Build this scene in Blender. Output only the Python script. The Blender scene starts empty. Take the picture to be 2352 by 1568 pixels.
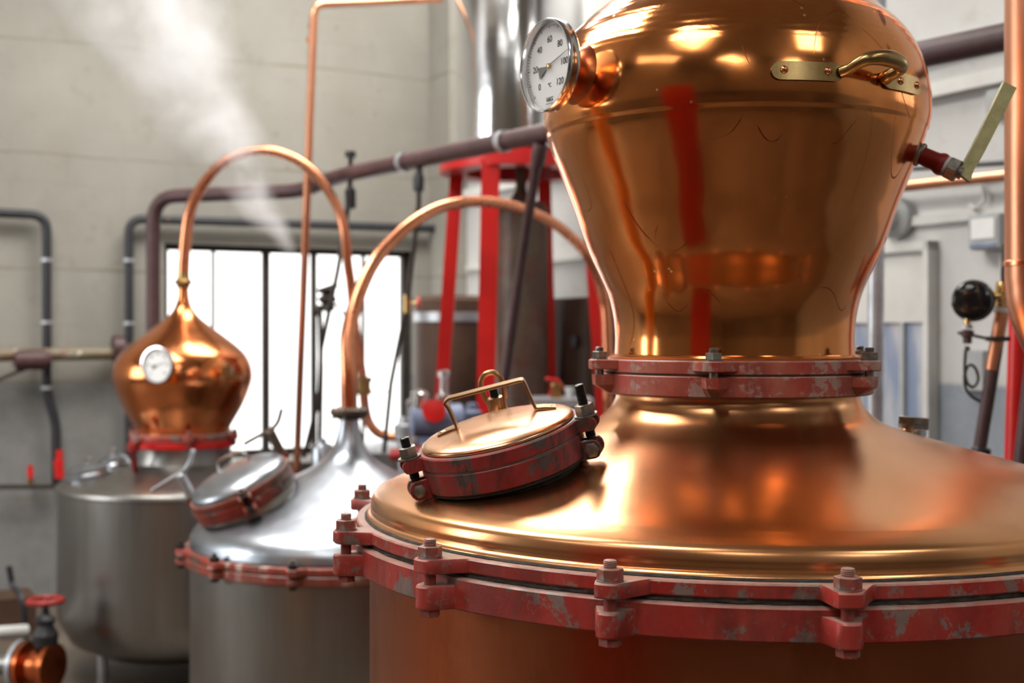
import bpy, bmesh, math, random
from mathutils import Vector, Matrix, noise
random.seed(7)
PI = math.pi
R = math.radians
sc = bpy.context.scene
col = sc.collection

# ------------------------------------------------------------------ camera, world, exposure, daylight
F, HOR, CZ = 2900.0, 767.0, 1.75
cam = bpy.data.cameras.new('camera')
cam.sensor_width = 36.0
cam.lens = 36.0 * F / 2352.0
cam.shift_y = (HOR - 784.0) / 2352.0
cam.clip_start = 0.05
cam.dof.use_dof = True
cam.dof.focus_distance = 1.93
cam.dof.aperture_fstop = 3.6
camo = bpy.data.objects.new('camera', cam)
camo.location = (0, 0, CZ)
camo.rotation_euler = (PI / 2, 0, 0)
col.objects.link(camo)
sc.camera = camo
sc.view_settings.view_transform = 'Standard'
sc.view_settings.look = 'None'
sc.view_settings.gamma = 1.0
sc.view_settings.use_curve_mapping = False
sc.view_settings.exposure = -0.25
sc.cycles.max_bounces = 10
sc.cycles.diffuse_bounces = 4
sc.cycles.glossy_bounces = 6
sc.cycles.transmission_bounces = 6
sc.cycles.volume_bounces = 1
sc.cycles.sample_clamp_indirect = 30.0
sc.cycles.caustics_reflective = False
sc.cycles.caustics_refractive = False
world = bpy.data.worlds.new('sky')
sc.world = world
world.use_nodes = True
wb = world.node_tree.nodes['Background']
wb.inputs[0].default_value = (1.0, 0.995, 0.97, 1)
wb.inputs[1].default_value = 3.2
ROOF_Z = 5.6
# roof lights: (centre x, centre y, length along the room, width, strength)
ROOFLIGHTS = [(-0.32, 6.95, 1.6, 2.5, 25.0),
              (-2.5, 4.1, 3.2, 1.7, 19.0),
              (-1.6, -0.3, 1.5, 1.5, 14.0),
              (-0.7, -5.0, 2.4, 1.2, 8.0),
              (3.3, -1.3, 1.6, 1.2, 9.0),
              (-4.6, -1.0, 3.0, 1.4, 3.0)]
# glowing panes in walls beyond the frame, the left one added to brighten the dial: (wall, from, to, sill, head, strength)
UNSEEN_PANES = [('left', 0.3, 3.6, 1.5, 4.2, 11.0), ('front', 2.6, 3.5, 4.0, 5.2, 9.0), ('right', 7.2, 8.1, 2.1, 2.9, 2.5)]

# ------------------------------------------------------------------ geometry of the room
C0 = Vector((-0.5, 9.525))
A = Vector((0.881, 0.4731)).normalized()
B = Vector((A.y, -A.x))

def at(px, py, Y):
    return Vector(((px - 1176.0) / F * Y, Y, CZ + (HOR - py) / F * Y))

def hz(py, Y):
    return (HOR - py) / F * Y + CZ

def on_wall(px, py, n, off=0.0):
    """point on the wall through C0 with unit normal n (into the room), off metres in front"""
    u = (px - 1176.0) / F
    c = C0 + n * off
    Y = (c.x * n.x + c.y * n.y) / (u * n.x + n.y)
    return at(px, py, Y)

N1 = B.copy()            # wall with the window: interior on the B side
N2 = -A                  # right wall: interior on the -A side
def w1(px, py, off=0.0): return on_wall(px, py, N1, off)
def w2(px, py, off=0.0): return on_wall(px, py, N2, off)
ROOM = Matrix(((A.x, -B.x, 0, 0), (A.y, -B.y, 0, 0), (0, 0, 1, 0), (0, 0, 0, 1)))   # local x along wall with window, local y towards it

# ------------------------------------------------------------------ materials
def new_mat(name):
    m = bpy.data.materials.new(name)
    m.use_nodes = True
    nt = m.node_tree
    return m, nt, nt.nodes['Principled BSDF']

class NT:
    def __init__(s, nt): s.nt = nt
    def n(s, t, **k):
        x = s.nt.nodes.new(t)
        for a, b in k.items(): setattr(x, a, b)
        return x
    def l(s, a, b): s.nt.links.new(a, b)
    def coord(s, scale=(1, 1, 1), kind='Object', rot=(0, 0, 0)):
        tc = s.n('ShaderNodeTexCoord'); mp = s.n('ShaderNodeMapping')
        mp.inputs['Scale'].default_value = scale
        mp.inputs['Rotation'].default_value = rot
        s.l(tc.outputs[kind], mp.inputs[0]); return mp.outputs[0]
    def noise(s, vec, scale, detail=4, rough=.55, dist=0.0):
        x = s.n('ShaderNodeTexNoise')
        x.inputs['Scale'].default_value = scale; x.inputs['Detail'].default_value = detail
        x.inputs['Roughness'].default_value = rough; x.inputs['Distortion'].default_value = dist
        s.l(vec, x.inputs['Vector']); return x.outputs[0]
    def ramp(s, fac, stops):
        r = s.n('ShaderNodeValToRGB'); cr = r.color_ramp
        while len(cr.elements) < len(stops): cr.elements.new(0.5)
        for e, (p, c) in zip(cr.elements, stops):
            e.position = p; e.color = (c, c, c, 1) if isinstance(c, (int, float)) else (*c, 1)
        s.l(fac, r.inputs[0]); return r.outputs[0]
    def mix(s, fac, a, b, mode='MIX'):
        m = s.n('ShaderNodeMix', data_type='RGBA', blend_type=mode)
        for sock, v in ((m.inputs[0], fac), (m.inputs[6], a), (m.inputs[7], b)):
            if isinstance(v, (int, float)): sock.default_value = v
            elif isinstance(v, tuple): sock.default_value = (*v, 1) if len(v) == 3 else v
            else: s.l(v, sock)
        return m.outputs[2]
    def math(s, op, a, b=0.0, c=None, clamp=False):
        m = s.n('ShaderNodeMath', operation=op, use_clamp=clamp)
        for i, v in enumerate((a, b) if c is None else (a, b, c)):
            if isinstance(v, (int, float)): m.inputs[i].default_value = v
            else: s.l(v, m.inputs[i])
        return m.outputs[0]
    def bump(s, h, strength, dist=0.01, prev=None):
        b = s.n('ShaderNodeBump'); b.inputs['Strength'].default_value = strength
        b.inputs['Distance'].default_value = dist
        s.l(h, b.inputs['Height'])
        if prev is not None: s.l(prev, b.inputs['Normal'])
        return b.outputs[0]

def plain(name, c, rough=.5, metal=0.0, var=.25, scale=12, bump=0.0):
    m, nt, p = new_mat(name); g = NT(nt)
    v = g.coord()
    f = g.noise(v, scale, 5, .6)
    d = tuple(x * (1 - var) for x in c); b = tuple(min(1, x * (1 + var * .6)) for x in c)
    g.l(g.mix(g.ramp(f, [(.3, 0.0), (.7, 1.0)]), d, b), p.inputs['Base Color'])
    p.inputs['Roughness'].default_value = rough; p.inputs['Metallic'].default_value = metal
    if bump: g.l(g.bump(g.noise(v, scale * 4, 4), bump, .003), p.inputs['Normal'])
    return m

def copper(name, c1, c2, rough, dents=.0, bands=0.0, scratch=0.0, tarn=.3, spots=0.0, sc_=3.0, micro=.04, rvar=.14):
    m, nt, p = new_mat(name); g = NT(nt)
    v = g.coord()
    f = g.noise(v, sc_, 5, .6, .4)
    base = g.mix(g.ramp(f, [(.35, 0.0), (.68, 1.0)]), c1, c2)
    f2 = g.noise(g.coord((1, 1, .25)), 9, 6, .65)
    t = g.math('MULTIPLY', g.ramp(f2, [(.5, 0.0), (.78, 1.0)]), tarn)
    base = g.mix(t, base, (c1[0] * .45, c1[1] * .35, c1[2] * .3))
    rr = g.math('MULTIPLY_ADD', f2, rvar, rough - rvar * .45)
    if scratch:
        for k, (s1, s2, w, rot) in enumerate(((4.0, 5.0, .0016, (0, 0, 0)), (6.0, 7.0, .0014, (.9, .4, .3)))):
            n1 = g.noise(g.coord((1.0, 1.0, .35), rot=rot), s1, 1, .4)
            a = g.math('ABSOLUTE', g.math('SUBTRACT', n1, .5))
            line = g.math('LESS_THAN', a, w)
            msk = g.ramp(g.noise(g.coord((1, 1, 1), rot=(.3 + k, .2, .9)), s2, 3, .6), [(.48, 0.0), (.53, 1.0)])
            fac = g.math('MULTIPLY', g.math('MULTIPLY', line, msk), scratch)
            base = g.mix(fac, base, (.22, .03, .01))
            rr = g.math('ADD', rr, g.math('MULTIPLY', fac, .3))
    if spots:
        vo = g.n('ShaderNodeTexVoronoi'); vo.inputs['Scale'].default_value = 34
        g.l(v, vo.inputs['Vector'])
        sp = g.math('LESS_THAN', vo.outputs['Distance'], .09)
        msk = g.ramp(g.noise(v, 6, 2), [(.52, 0.0), (.6, 1.0)])
        fac = g.math('MULTIPLY', g.math('MULTIPLY', sp, msk), spots)
        base = g.mix(fac, base, (.85, .68, .5)); rr = g.math('ADD', rr, g.math('MULTIPLY', fac, .3))
    g.l(base, p.inputs['Base Color']); g.l(rr, p.inputs['Roughness'])
    p.inputs['Metallic'].default_value = 1.0
    prev = None
    if dents:
        prev = g.bump(g.noise(g.coord((1, 1, 1)), 7, 2, .5), dents, .02, prev)
    if bands:
        sep = g.n('ShaderNodeSeparateXYZ'); tc = g.n('ShaderNodeTexCoord'); g.l(tc.outputs['Object'], sep.inputs[0])
        up = g.ramp(sep.outputs[2], [(.03, 0.0), (.06, 1.0)])
        wv = g.n('ShaderNodeTexWave', wave_type='BANDS', bands_direction='Z')
        wv.inputs['Scale'].default_value = 24; wv.inputs['Distortion'].default_value = 1.2
        wv.inputs['Detail'].default_value = 2; wv.inputs['Detail Scale'].default_value = 3
        g.l(v, wv.inputs['Vector'])
        vo = g.n('ShaderNodeTexVoronoi', feature='SMOOTH_F1'); vo.inputs['Scale'].default_value = 38
        g.l(g.coord((.8, .8, 1.0)), vo.inputs['Vector'])
        hh = g.math('MULTIPLY', g.math('ADD', wv.outputs[1], g.math('MULTIPLY', vo.outputs['Distance'], 1.1)), up)
        prev = g.bump(hh, bands, .0016, prev)
    if micro: prev = g.bump(g.noise(g.coord((1, 1, 12)), 45, 3, .6), micro, .002, prev)
    if prev is not None: g.l(prev, p.inputs['Normal'])
    return m

def red_paint(name, chip=.5, red=(.40, .022, .016), other=(.16, .13, .11), dust=.6, grime=.5, white=0.0, scale=1.0):
    m, nt, p = new_mat(name); g = NT(nt)
    v = g.coord((scale, scale, scale)); vs = g.coord((scale, scale, scale * .35))
    base = g.mix(g.ramp(g.noise(v, 9, 5, .6), [(.35, 0.0), (.7, 1.0)]), red, (red[0] * 1.15, red[1] * 2.6 + .02, red[2] * 2.2 + .02))
    base = g.mix(g.math('MULTIPLY', g.ramp(g.noise(vs, 22, 6, .7), [(.52, 0.0), (.72, 1.0)]), .45), base, (.25, .075, .055))
    ch = g.ramp(g.noise(v, 7, 8, .72, .2), [(.64 - chip * .20, 0.0), (.67 - chip * .20, 1.0)])
    ch2 = g.ramp(g.noise(v, 34, 5, .7), [(.60, 0.0), (.66, 1.0)])
    chips = g.math('MAXIMUM', g.math('MULTIPLY', ch, .9), g.math('MULTIPLY', ch2, .8))
    metal = g.mix(g.noise(v, 30, 4), other, tuple(min(1, x * 2.0) for x in other))
    base = g.mix(chips, base, metal)
    if white:
        wf = g.ramp(g.noise(v, 12, 5, .6), [(.56, 0.0), (.60, 1.0)])
        base = g.mix(g.math('MULTIPLY', wf, white), base, (.75, .62, .55))
    gr = g.math('MULTIPLY', g.ramp(g.noise(vs, 8, 7, .72), [(.48, 0.0), (.62, 1.0)]), grime)
    base = g.mix(gr, base, (.045, .03, .022))
    geo = g.n('ShaderNodeNewGeometry'); sp = g.n('ShaderNodeSeparateXYZ'); g.l(geo.outputs['Normal'], sp.inputs[0])
    up = g.math('MULTIPLY', g.ramp(sp.outputs[2], [(.45, 0.0), (.85, 1.0)]), g.ramp(g.noise(v, 30, 5, .7), [(.3, .5), (.6, 1.0)]))
    base = g.mix(g.math('MULTIPLY', up, dust), base, (.50, .40, .33))
    g.l(base, p.inputs['Base Color'])
    g.l(g.math('MULTIPLY_ADD', chips, .1, .42), p.inputs['Roughness'])
    b = g.bump(chips, -.25, .002)
    b = g.bump(g.noise(v, 60, 5, .6), .25, .002, b)
    g.l(b, p.inputs['Normal'])
    return m

def steel(name, c=(.62, .62, .62), rough=.25, streak=.5, dents=0.0, dirt=.3):
    m, nt, p = new_mat(name); g = NT(nt)
    f = g.noise(g.coord((3, 3, .25)), 6, 5, .6)
    f2 = g.noise(g.coord(), 3, 5, .6)
    base = g.mix(g.ramp(f, [(.3, 0.0), (.7, 1.0)]), tuple(x * (1 - .3 * streak) for x in c), c)
    base = g.mix(g.math('MULTIPLY', g.ramp(f2, [(.45, 0.0), (.75, 1.0)]), dirt), base, (.25, .22, .17))
    g.l(base, p.inputs['Base Color']); p.inputs['Metallic'].default_value = 1.0
    g.l(g.math('MULTIPLY_ADD', f, .12, rough - .05), p.inputs['Roughness'])
    if dents:
        g.l(g.bump(g.noise(g.coord(), 5, 2, .5), dents, .03), p.inputs['Normal'])
    return m

MAT = {}
MAT['copper_head'] = copper('polished copper', (.84, .295, .085), (.89, .36, .12), .13, dents=.10, bands=.15, micro=0, scratch=.8, tarn=.25, spots=.7)
MAT['copper_dome'] = copper('brushed copper', (.82, .39, .165), (.88, .46, .215), .25, dents=.05, tarn=.03, micro=0, rvar=.02)
MAT['copper_lid'] = copper('brushed copper lid', (.82, .44, .24), (.90, .55, .34), .24, dents=.08, tarn=.35, sc_=8)
MAT['copper_body'] = copper('dull copper', (.42, .13, .055), (.52, .17, .075), .32, dents=.05, tarn=.5)
MAT['copper_socket'] = copper('heat reddened copper', (.50, .11, .04), (.62, .18, .06), .3, dents=.15, tarn=.4, sc_=12)
MAT['copper_pipe'] = copper('copper pipe', (.70, .26, .135), (.78, .33, .18), .27, dents=.03, tarn=.4)
MAT['copper_pipe_dull'] = copper('dull copper pipe', (.60, .26, .15), (.68, .32, .19), .36, dents=.0, tarn=.4)
MAT['copper_small'] = copper('polished copper of far still', (.72, .23, .08), (.80, .29, .11), .16, dents=.05, tarn=.3)
MAT['brass'] = copper('worn brass', (.42, .28, .11), (.52, .36, .16), .27, dents=.05, tarn=.5, sc_=20)
MAT['bronze'] = copper('bronze', (.45, .27, .13), (.55, .34, .17), .3, dents=.05, tarn=.4, sc_=20)
MAT['brass_bright'] = copper('bright brass', (.75, .52, .22), (.82, .60, .28), .25, tarn=.2, sc_=20)
MAT['rivet'] = copper('copper rivet', (.80, .30, .14), (.85, .36, .18), .2, tarn=.1, sc_=20)
MAT['red_flange'] = red_paint('chipped red paint', chip=.46, dust=.75, grime=.45, scale=1.4)
MAT['red_flange_worn'] = red_paint('worn red paint', chip=.62, dust=.65, grime=.4, red=(.40, .03, .02))
MAT['red_collar'] = red_paint('dusty red paint', chip=.5, red=(.46, .05, .033), dust=.5, grime=.3, other=(.34, .20, .16), scale=1.6)
MAT['red_hatch'] = red_paint('oily red paint', chip=.5, red=(.33, .012, .012), dust=.25, grime=.85, other=(.07, .06, .055), scale=2.5)
MAT['red_peel'] = red_paint('peeling red paint', chip=.6, red=(.36, .03, .02), dust=.1, grime=.6, white=.8, other=(.09, .05, .035))
MAT['red_rust'] = red_paint('rusted red paint', chip=.5, red=(.26, .03, .018), dust=.1, grime=.6, white=.25, other=(.12, .05, .03))
MAT['red_clean'] = plain('red gloss paint', (.62, .012, .010), .35, 0, .2, 4)
MAT['red_dark'] = plain('dull red paint', (.30, .015, .012), .45, 0, .3, 10)
MAT['grime'] = plain('grime', (.05, .042, .035), .9, 0, .6, 40, .6)
MAT['bolt'] = red_paint('worn painted bolt', chip=.55, red=(.34, .05, .04), dust=.55, grime=.3, other=(.20, .17, .15), scale=3)
MAT['bolt_grey'] = plain('grey bolt steel', (.30, .28, .25), .42, .8, .45, 60, .2)
MAT['bolt_black'] = plain('oily black bolt', (.06, .055, .05), .32, .8, .4, 50)
MAT['steel_body'] = steel('dull stainless', (.30, .29, .275), .36, .6, .05, .35)
MAT['steel_dome'] = steel('stainless dome', (.40, .43, .48), .32, .3, .22, .2)
MAT['steel_column'] = steel('polished stainless', (.80, .81, .82), .12, .3, .07, .05)
MAT['steel_bezel'] = steel('bezel steel', (.75, .75, .76), .16, .1, 0, 0)
MAT['galv'] = plain('galvanised', (.5, .52, .55), .4, .7, .2, 20)
MAT['maroon'] = plain('dark maroon pipe paint', (.075, .035, .036), .5, 0, .3, 10)
MAT['black_pipe'] = plain('black pipe', (.022, .022, .027), .45, 0, .3, 10)
MAT['rod'] = plain('dark rod', (.045, .035, .03), .5, .3, .3, 10)
MAT['olive_lever'] = plain('worn olive coated lever', (.56, .51, .25), .55, .1, .25, 40, .3)
MAT['rust'] = red_paint('rusty iron', chip=.6, red=(.11, .04, .025), dust=.1, grime=.5, other=(.08, .05, .038), scale=.6)
MAT['rust_pipe'] = red_paint('lagged rusty pipe', chip=.5, red=(.16, .08, .05), dust=.1, grime=.4, white=.7, other=(.20, .13, .09), scale=.8)
MAT['white_plastic'] = plain('white plastic', (.78, .78, .76), .4, 0, .05, 10)
MAT['grey_box'] = plain('grey enamel', (.42, .43, .43), .5, 0, .15, 10)
MAT['white_paint'] = plain('white painted trim', (.66, .65, .62), .5, 0, .1, 5)
MAT['ptfe'] = plain('white thread tape', (.75, .68, .66), .6, 0, .2, 60)
MAT['orange'] = plain('orange paint', (.80, .28, .02), .5, 0, .1, 3)
MAT['ink'] = plain('black ink', (.02, .02, .02), .6, 0, .0, 3)
MAT['needle_grey'] = plain('grey needle', (.13, .13, .13), .5, 0, .0, 3)
MAT['dial'] = plain('dial white', (.92, .92, .92), .5, 0, .0, 3)
MAT['black_gloss'] = plain('black gloss', (.01, .01, .011), .12, 0, .0, 3)
MAT['pump_blue'] = plain('grey blue enamel', (.20, .24, .36), .45, 0, .3, 10)
MAT['brown_tank'] = plain('brown timber and rust', (.075, .036, .02), .6, 0, .45, 3)

def glass_mat(name, rough=0.0, tint=(1, 1, 1), fac=.92):
    m = bpy.data.materials.new(name); m.use_nodes = True
    nt = m.node_tree; g = NT(nt); nt.nodes.remove(nt.nodes['Principled BSDF'])
    out = nt.nodes['Material Output']
    tr = g.n('ShaderNodeBsdfTransparent'); tr.inputs[0].default_value = (*tint, 1)
    gl = g.n('ShaderNodeBsdfGlossy'); gl.inputs['Roughness'].default_value = rough + .02
    mx = g.n('ShaderNodeMixShader'); mx.inputs[0].default_value = 1 - fac
    g.l(tr.outputs[0], mx.inputs[1]); g.l(gl.outputs[0], mx.inputs[2]); g.l(mx.outputs[0], out.inputs[0])
    return m
MAT['glass'] = glass_mat('clear glass', fac=.97)

def wall_mat(name, upper, lower, dado, brick=True, low_fade=.02):
    m, nt, p = new_mat(name); g = NT(nt)
    tc = g.n('ShaderNodeTexCoord')
    v = tc.outputs['Object']
    geo = g.n('ShaderNodeNewGeometry'); sp = g.n('ShaderNodeSeparateXYZ'); g.l(geo.outputs['Position'], sp.inputs[0])
    z = sp.outputs[2]
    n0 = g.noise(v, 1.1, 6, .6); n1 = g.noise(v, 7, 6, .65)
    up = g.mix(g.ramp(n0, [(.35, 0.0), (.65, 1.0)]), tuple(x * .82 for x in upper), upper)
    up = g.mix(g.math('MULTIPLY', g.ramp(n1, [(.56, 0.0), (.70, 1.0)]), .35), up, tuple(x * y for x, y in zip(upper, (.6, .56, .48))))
    lo = g.mix(g.ramp(n1, [(.4, 0.0), (.7, 1.0)]), lower, tuple(x * .8 for x in lower))
    # dado with a painted edge at a fixed height
    zz = g.math('ADD', z, g.math('MULTIPLY', g.math('SUBTRACT', n0, .5), .03))
    f = g.math('MULTIPLY_ADD', zz, 1 / low_fade, -dado / low_fade, clamp=True)
    base = g.mix(f, lo, up)
    if brick:
        mp = g.n('ShaderNodeCombineXYZ'); s2 = g.n('ShaderNodeSeparateXYZ'); g.l(v, s2.inputs[0])
        wob = g.math('MULTIPLY', g.math('SUBTRACT', g.noise(v, .8, 2), .5), .06)
        g.l(s2.outputs[0], mp.inputs[0]); g.l(g.math('ADD', g.math('SUBTRACT', z, 1.06 + .735 * 0), wob), mp.inputs[1])
        fz = g.math('FRACT', g.math('DIVIDE', g.math('ADD', g.math('SUBTRACT', z, 1.06), wob), .74))
        mort = g.math('LESS_THAN', g.math('ABSOLUTE', g.math('SUBTRACT', fz, .5)), .012)
        br = g.n('ShaderNodeTexBrick'); g.l(mp.outputs[0], br.inputs['Vector'])
        br.inputs['Scale'].default_value = 1.0; br.inputs['Mortar Size'].default_value = .006; br.inputs['Mortar Smooth'].default_value = .8
        br.inputs['Brick Width'].default_value = .62; br.inputs['Row Height'].default_value = .185
        fine = br.outputs['Fac']
        brk = g.ramp(g.noise(v, 2.2, 5, .7), [(.38, .15), (.6, 1.0)])
        base = g.mix(g.math('MULTIPLY', g.math('MULTIPLY', mort, brk), .75), base, (.16, .14, .095))
        fm = g.ramp(g.noise(v, 1.3, 4, .7), [(.48, 0.0), (.64, 1.0)])
        base = g.mix(g.math('MULTIPLY', g.math('MULTIPLY', fine, fm), .35), base, (.15, .13, .09))
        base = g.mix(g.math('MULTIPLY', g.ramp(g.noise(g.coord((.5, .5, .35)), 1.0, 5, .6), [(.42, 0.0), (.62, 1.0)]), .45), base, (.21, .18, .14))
        b = g.bump(mort, -.6, .02)
        b = g.bump(n1, .35, .015, b)
        vo = g.n('ShaderNodeTexVoronoi'); vo.inputs['Scale'].default_value = 5; g.l(v, vo.inputs['Vector'])
        pit = g.math('MULTIPLY', g.math('LESS_THAN', vo.outputs['Distance'], .10), g.ramp(g.noise(v, 3, 2), [(.5, 0.0), (.56, 1.0)]))
        base = g.mix(g.math('MULTIPLY', pit, .45), base, (.18, .16, .13))
        g.l(b, p.inputs['Normal'])
    g.l(base, p.inputs['Base Color'])
    p.inputs['Roughness'].default_value = .75
    return m
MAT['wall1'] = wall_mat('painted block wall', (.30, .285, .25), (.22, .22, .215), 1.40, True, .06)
MAT['wall2'] = wall_mat('white painted wall', (.64, .63, .61), (.30, .33, .37), 1.535, False)
MAT['wall_dark'] = wall_mat('dull wall', (.16, .13, .10), (.09, .07, .06), 1.5, True, .05)
MAT['roof'] = plain('roof sheeting', (.40, .33, .26), .7, 0, .2, 2)
def floor_mat():
    m, nt, p = new_mat('concrete floor'); g = NT(nt)
    v = g.coord()
    f = g.noise(v, 1.4, 7, .65); f2 = g.noise(v, 12, 5, .6)
    b = g.mix(g.ramp(f, [(.35, 0.0), (.7, 1.0)]), (.09, .068, .05), (.17, .135, .105))
    b = g.mix(g.math('MULTIPLY', f2, .3), b, (.08, .06, .05))
    g.l(b, p.inputs['Base Color']); g.l(g.math('MULTIPLY_ADD', f, .3, .35), p.inputs['Roughness'])
    return m
MAT['floor'] = floor_mat()
def emit(name, c, s):
    m = bpy.data.materials.new(name); m.use_nodes = True
    nt = m.node_tree; g = NT(nt); nt.nodes.remove(nt.nodes['Principled BSDF'])
    e = g.n('ShaderNodeEmission'); e.inputs[0].default_value = (*c, 1); e.inputs[1].default_value = s
    g.l(e.outputs[0], nt.nodes['Material Output'].inputs[0]); return m

# ------------------------------------------------------------------ mesh helpers
def loft(bm, loops, closed=True, cap=True):
    """loops: list of lists of Vector, same length"""
    vs = [[bm.verts.new(p) for p in lp] for lp in loops]
    n = len(loops[0])
    for a, b in zip(vs[:-1], vs[1:]):
        for i in range(n if closed else n - 1):
            j = (i + 1) % n
            bm.faces.new((a[i], a[j], b[j], b[i]))
    if cap:
        bm.faces.new(list(reversed(vs[0]))); bm.faces.new(vs[-1])
    return vs

def spl(pts, k=8):
    """Catmull-Rom through points (tuples of any length)"""
    pts = [tuple(p) for p in pts]
    P = [tuple(2 * a - b for a, b in zip(pts[0], pts[1]))] + pts + [tuple(2 * a - b for a, b in zip(pts[-1], pts[-2]))]
    out = []
    for i in range(1, len(P) - 2):
        for s in range(k):
            t = s / k
            out.append(tuple(.5 * (2 * b + (c - a) * t + (2 * a - 5 * b + 4 * c - d) * t * t + (3 * b - a - 3 * c + d) * t ** 3)
                             for a, b, c, d in zip(P[i - 1], P[i], P[i + 1], P[i + 2])))
    out.append(pts[-1])
    return out

def lathe(bm, prof, c=(0, 0), n=96, M=None, closed=False, cap=True, rf=None):
    """prof [(r, z)...] revolved round z at c; closed makes a solid ring"""
    loops = []
    for r, z in prof:
        lp = []
        for i in range(n):
            a = 2 * PI * i / n
            rr = r if rf is None else r + rf(a, z)
            p = Vector((c[0] + rr * math.cos(a), c[1] + rr * math.sin(a), z))
            lp.append(M @ p if M else p)
        loops.append(lp)
    vs = loft(bm, loops, True, cap and not closed)
    if closed:
        a, b = vs[-1], vs[0]
        for i in range(n):
            j = (i + 1) % n
            bm.faces.new((a[i], a[j], b[j], b[i]))

def tube(bm, pts, r, n=14, cap=True, squash=None, up=None):
    pts = [Vector(p) for p in pts]
    rs = r if isinstance(r, (list, tuple)) else [r] * len(pts)
    T = []
    for i in range(len(pts)):
        a = pts[max(0, i - 1)]; b = pts[min(len(pts) - 1, i + 1)]
        T.append((b - a).normalized())
    nrm = up.copy() if up is not None else T[0].orthogonal().normalized()
    loops = []
    for i, p in enumerate(pts):
        nrm = (nrm - T[i] * nrm.dot(T[i])).normalized()
        bn = T[i].cross(nrm)
        lp = []
        for k in range(n):
            a = 2 * PI * k / n
            if squash:   # rectangular section squash = (width half along bn, thickness half along nrm)
                x, y = math.cos(a), math.sin(a)
                m = max(abs(x), abs(y)) ** .85
                lp.append(p + bn * (x / m * squash[0]) + nrm * (y / m * squash[1]))
            else:
                lp.append(p + (nrm * math.cos(a) + bn * math.sin(a)) * rs[i])
        loops.append(lp)
    loft(bm, loops, True, cap)

def box(bm, c, s, M=None):
    """s = full sizes"""
    x, y, z = (q / 2 for q in s)
    c = Vector(c)
    co = [Vector((sx * x, sy * y, sz * z)) for sz in (-1, 1) for sx, sy in ((-1, -1), (1, -1), (1, 1), (-1, 1))]
    if M is not None: co = [M @ q for q in co]
    v = [bm.verts.new(c + q) for q in co]
    for f in ((3, 2, 1, 0), (4, 5, 6, 7), (0, 1, 5, 4), (1, 2, 6, 5), (2, 3, 7, 6), (3, 0, 4, 7)):
        bm.faces.new([v[i] for i in f])

def prism(bm, n, r, z0, z1, M=None, ch=.1, rot=0.0, c=(0, 0)):
    prof = [(r * (1 - ch), z0), (r, z0 + r * ch * .6), (r, z1 - r * ch * .6), (r * (1 - ch), z1)]
    loops = []
    for rr, z in prof:
        lp = [Vector((c[0] + rr * math.cos(2 * PI * i / n + rot), c[1] + rr * math.sin(2 * PI * i / n + rot), z)) for i in range(n)]
        loops.append([M @ q for q in lp] if M else lp)
    loft(bm, loops)

def thread(bm, r, z0, z1, pitch=.0022, M=None, n=20, c=(0, 0)):
    prof = [(r * .80, z0)]
    z = z0
    while z < z1 - pitch:
        prof += [(r, z + pitch * .3), (r, z + pitch * .5), (r * .86, z + pitch * .85)]
        z += pitch
    prof += [(r * .95, z1 - pitch * .4), (r * .75, z1)]
    lathe(bm, prof, c, n, M)

def frame(o, zaxis, xhint):
    z = Vector(zaxis).normalized(); x = Vector(xhint); x = (x - z * x.dot(z)).normalized(); y = z.cross(x)
    m = Matrix((x, y, z)).transposed().to_4x4(); m.translation = Vector(o); return m

# ------------------------------------------------------------------ object helpers
WL = {}
def obj(name, bm, mat, parent=None, sharp=35, origin=None):
    bmesh.ops.recalc_face_normals(bm, faces=bm.faces)
    me = bpy.data.meshes.new(name)
    if origin is None:
        lo = Vector((min(v.co.x for v in bm.verts), min(v.co.y for v in bm.verts), min(v.co.z for v in bm.verts)))
        hi = Vector((max(v.co.x for v in bm.verts), max(v.co.y for v in bm.verts), max(v.co.z for v in bm.verts)))
        origin = (lo + hi) / 2
        if parent is None: origin.z = lo.z
    origin = Vector(origin)
    bmesh.ops.translate(bm, verts=bm.verts, vec=-origin)
    bm.to_mesh(me); bm.free()
    for p in me.polygons: p.use_smooth = True
    me.set_sharp_from_angle(angle=R(sharp))
    me.materials.append(MAT[mat] if isinstance(mat, str) else mat)
    o = bpy.data.objects.new(name, me); col.objects.link(o)
    o.location = origin - (WL[parent.name] if parent else Vector())
    if parent: o.parent = parent
    WL[o.name] = origin
    return o

def inst(name, me, loc, rz=0.0, parent=None):
    o = bpy.data.objects.new(name, me); col.objects.link(o)
    o.location = Vector(loc) - (WL[parent.name] if parent else Vector())
    o.rotation_euler.z = rz
    if parent: o.parent = parent
    WL[o.name] = Vector(loc)
    return o

def mesh_of(name, bm, mat, sharp=35):
    bmesh.ops.recalc_face_normals(bm, faces=bm.faces)
    me = bpy.data.meshes.new(name); bm.to_mesh(me); bm.free()
    for p in me.polygons: p.use_smooth = True
    me.set_sharp_from_angle(angle=R(sharp)); me.materials.append(MAT[mat])
    return me

def tag(o, label, cat, group=None, kind=None):
    if label: o['label'] = label
    if cat: o['category'] = cat
    if group: o['group'] = group
    if kind: o['kind'] = kind
    return o

def thing(name, label, cat, loc, group=None):
    o = bpy.data.objects.new(name, None); col.objects.link(o)
    o.location = loc; o.empty_display_size = .1
    WL[o.name] = Vector(loc)
    return tag(o, label, cat, group)

def struct(name, bm, mat, label=None):
    o = obj(name, bm, mat); o['kind'] = 'structure'
    return o

def bmn(): return bmesh.new()

# ------------------------------------------------------------------ room shell
def rp(a, b, z=0.0):
    """room point: a metres along the window wall away from the corner, b metres from the window wall"""
    p = C0 - A * a + B * b
    return Vector((p.x, p.y, z))
LA, LB = 9.5, 13.5

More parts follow.
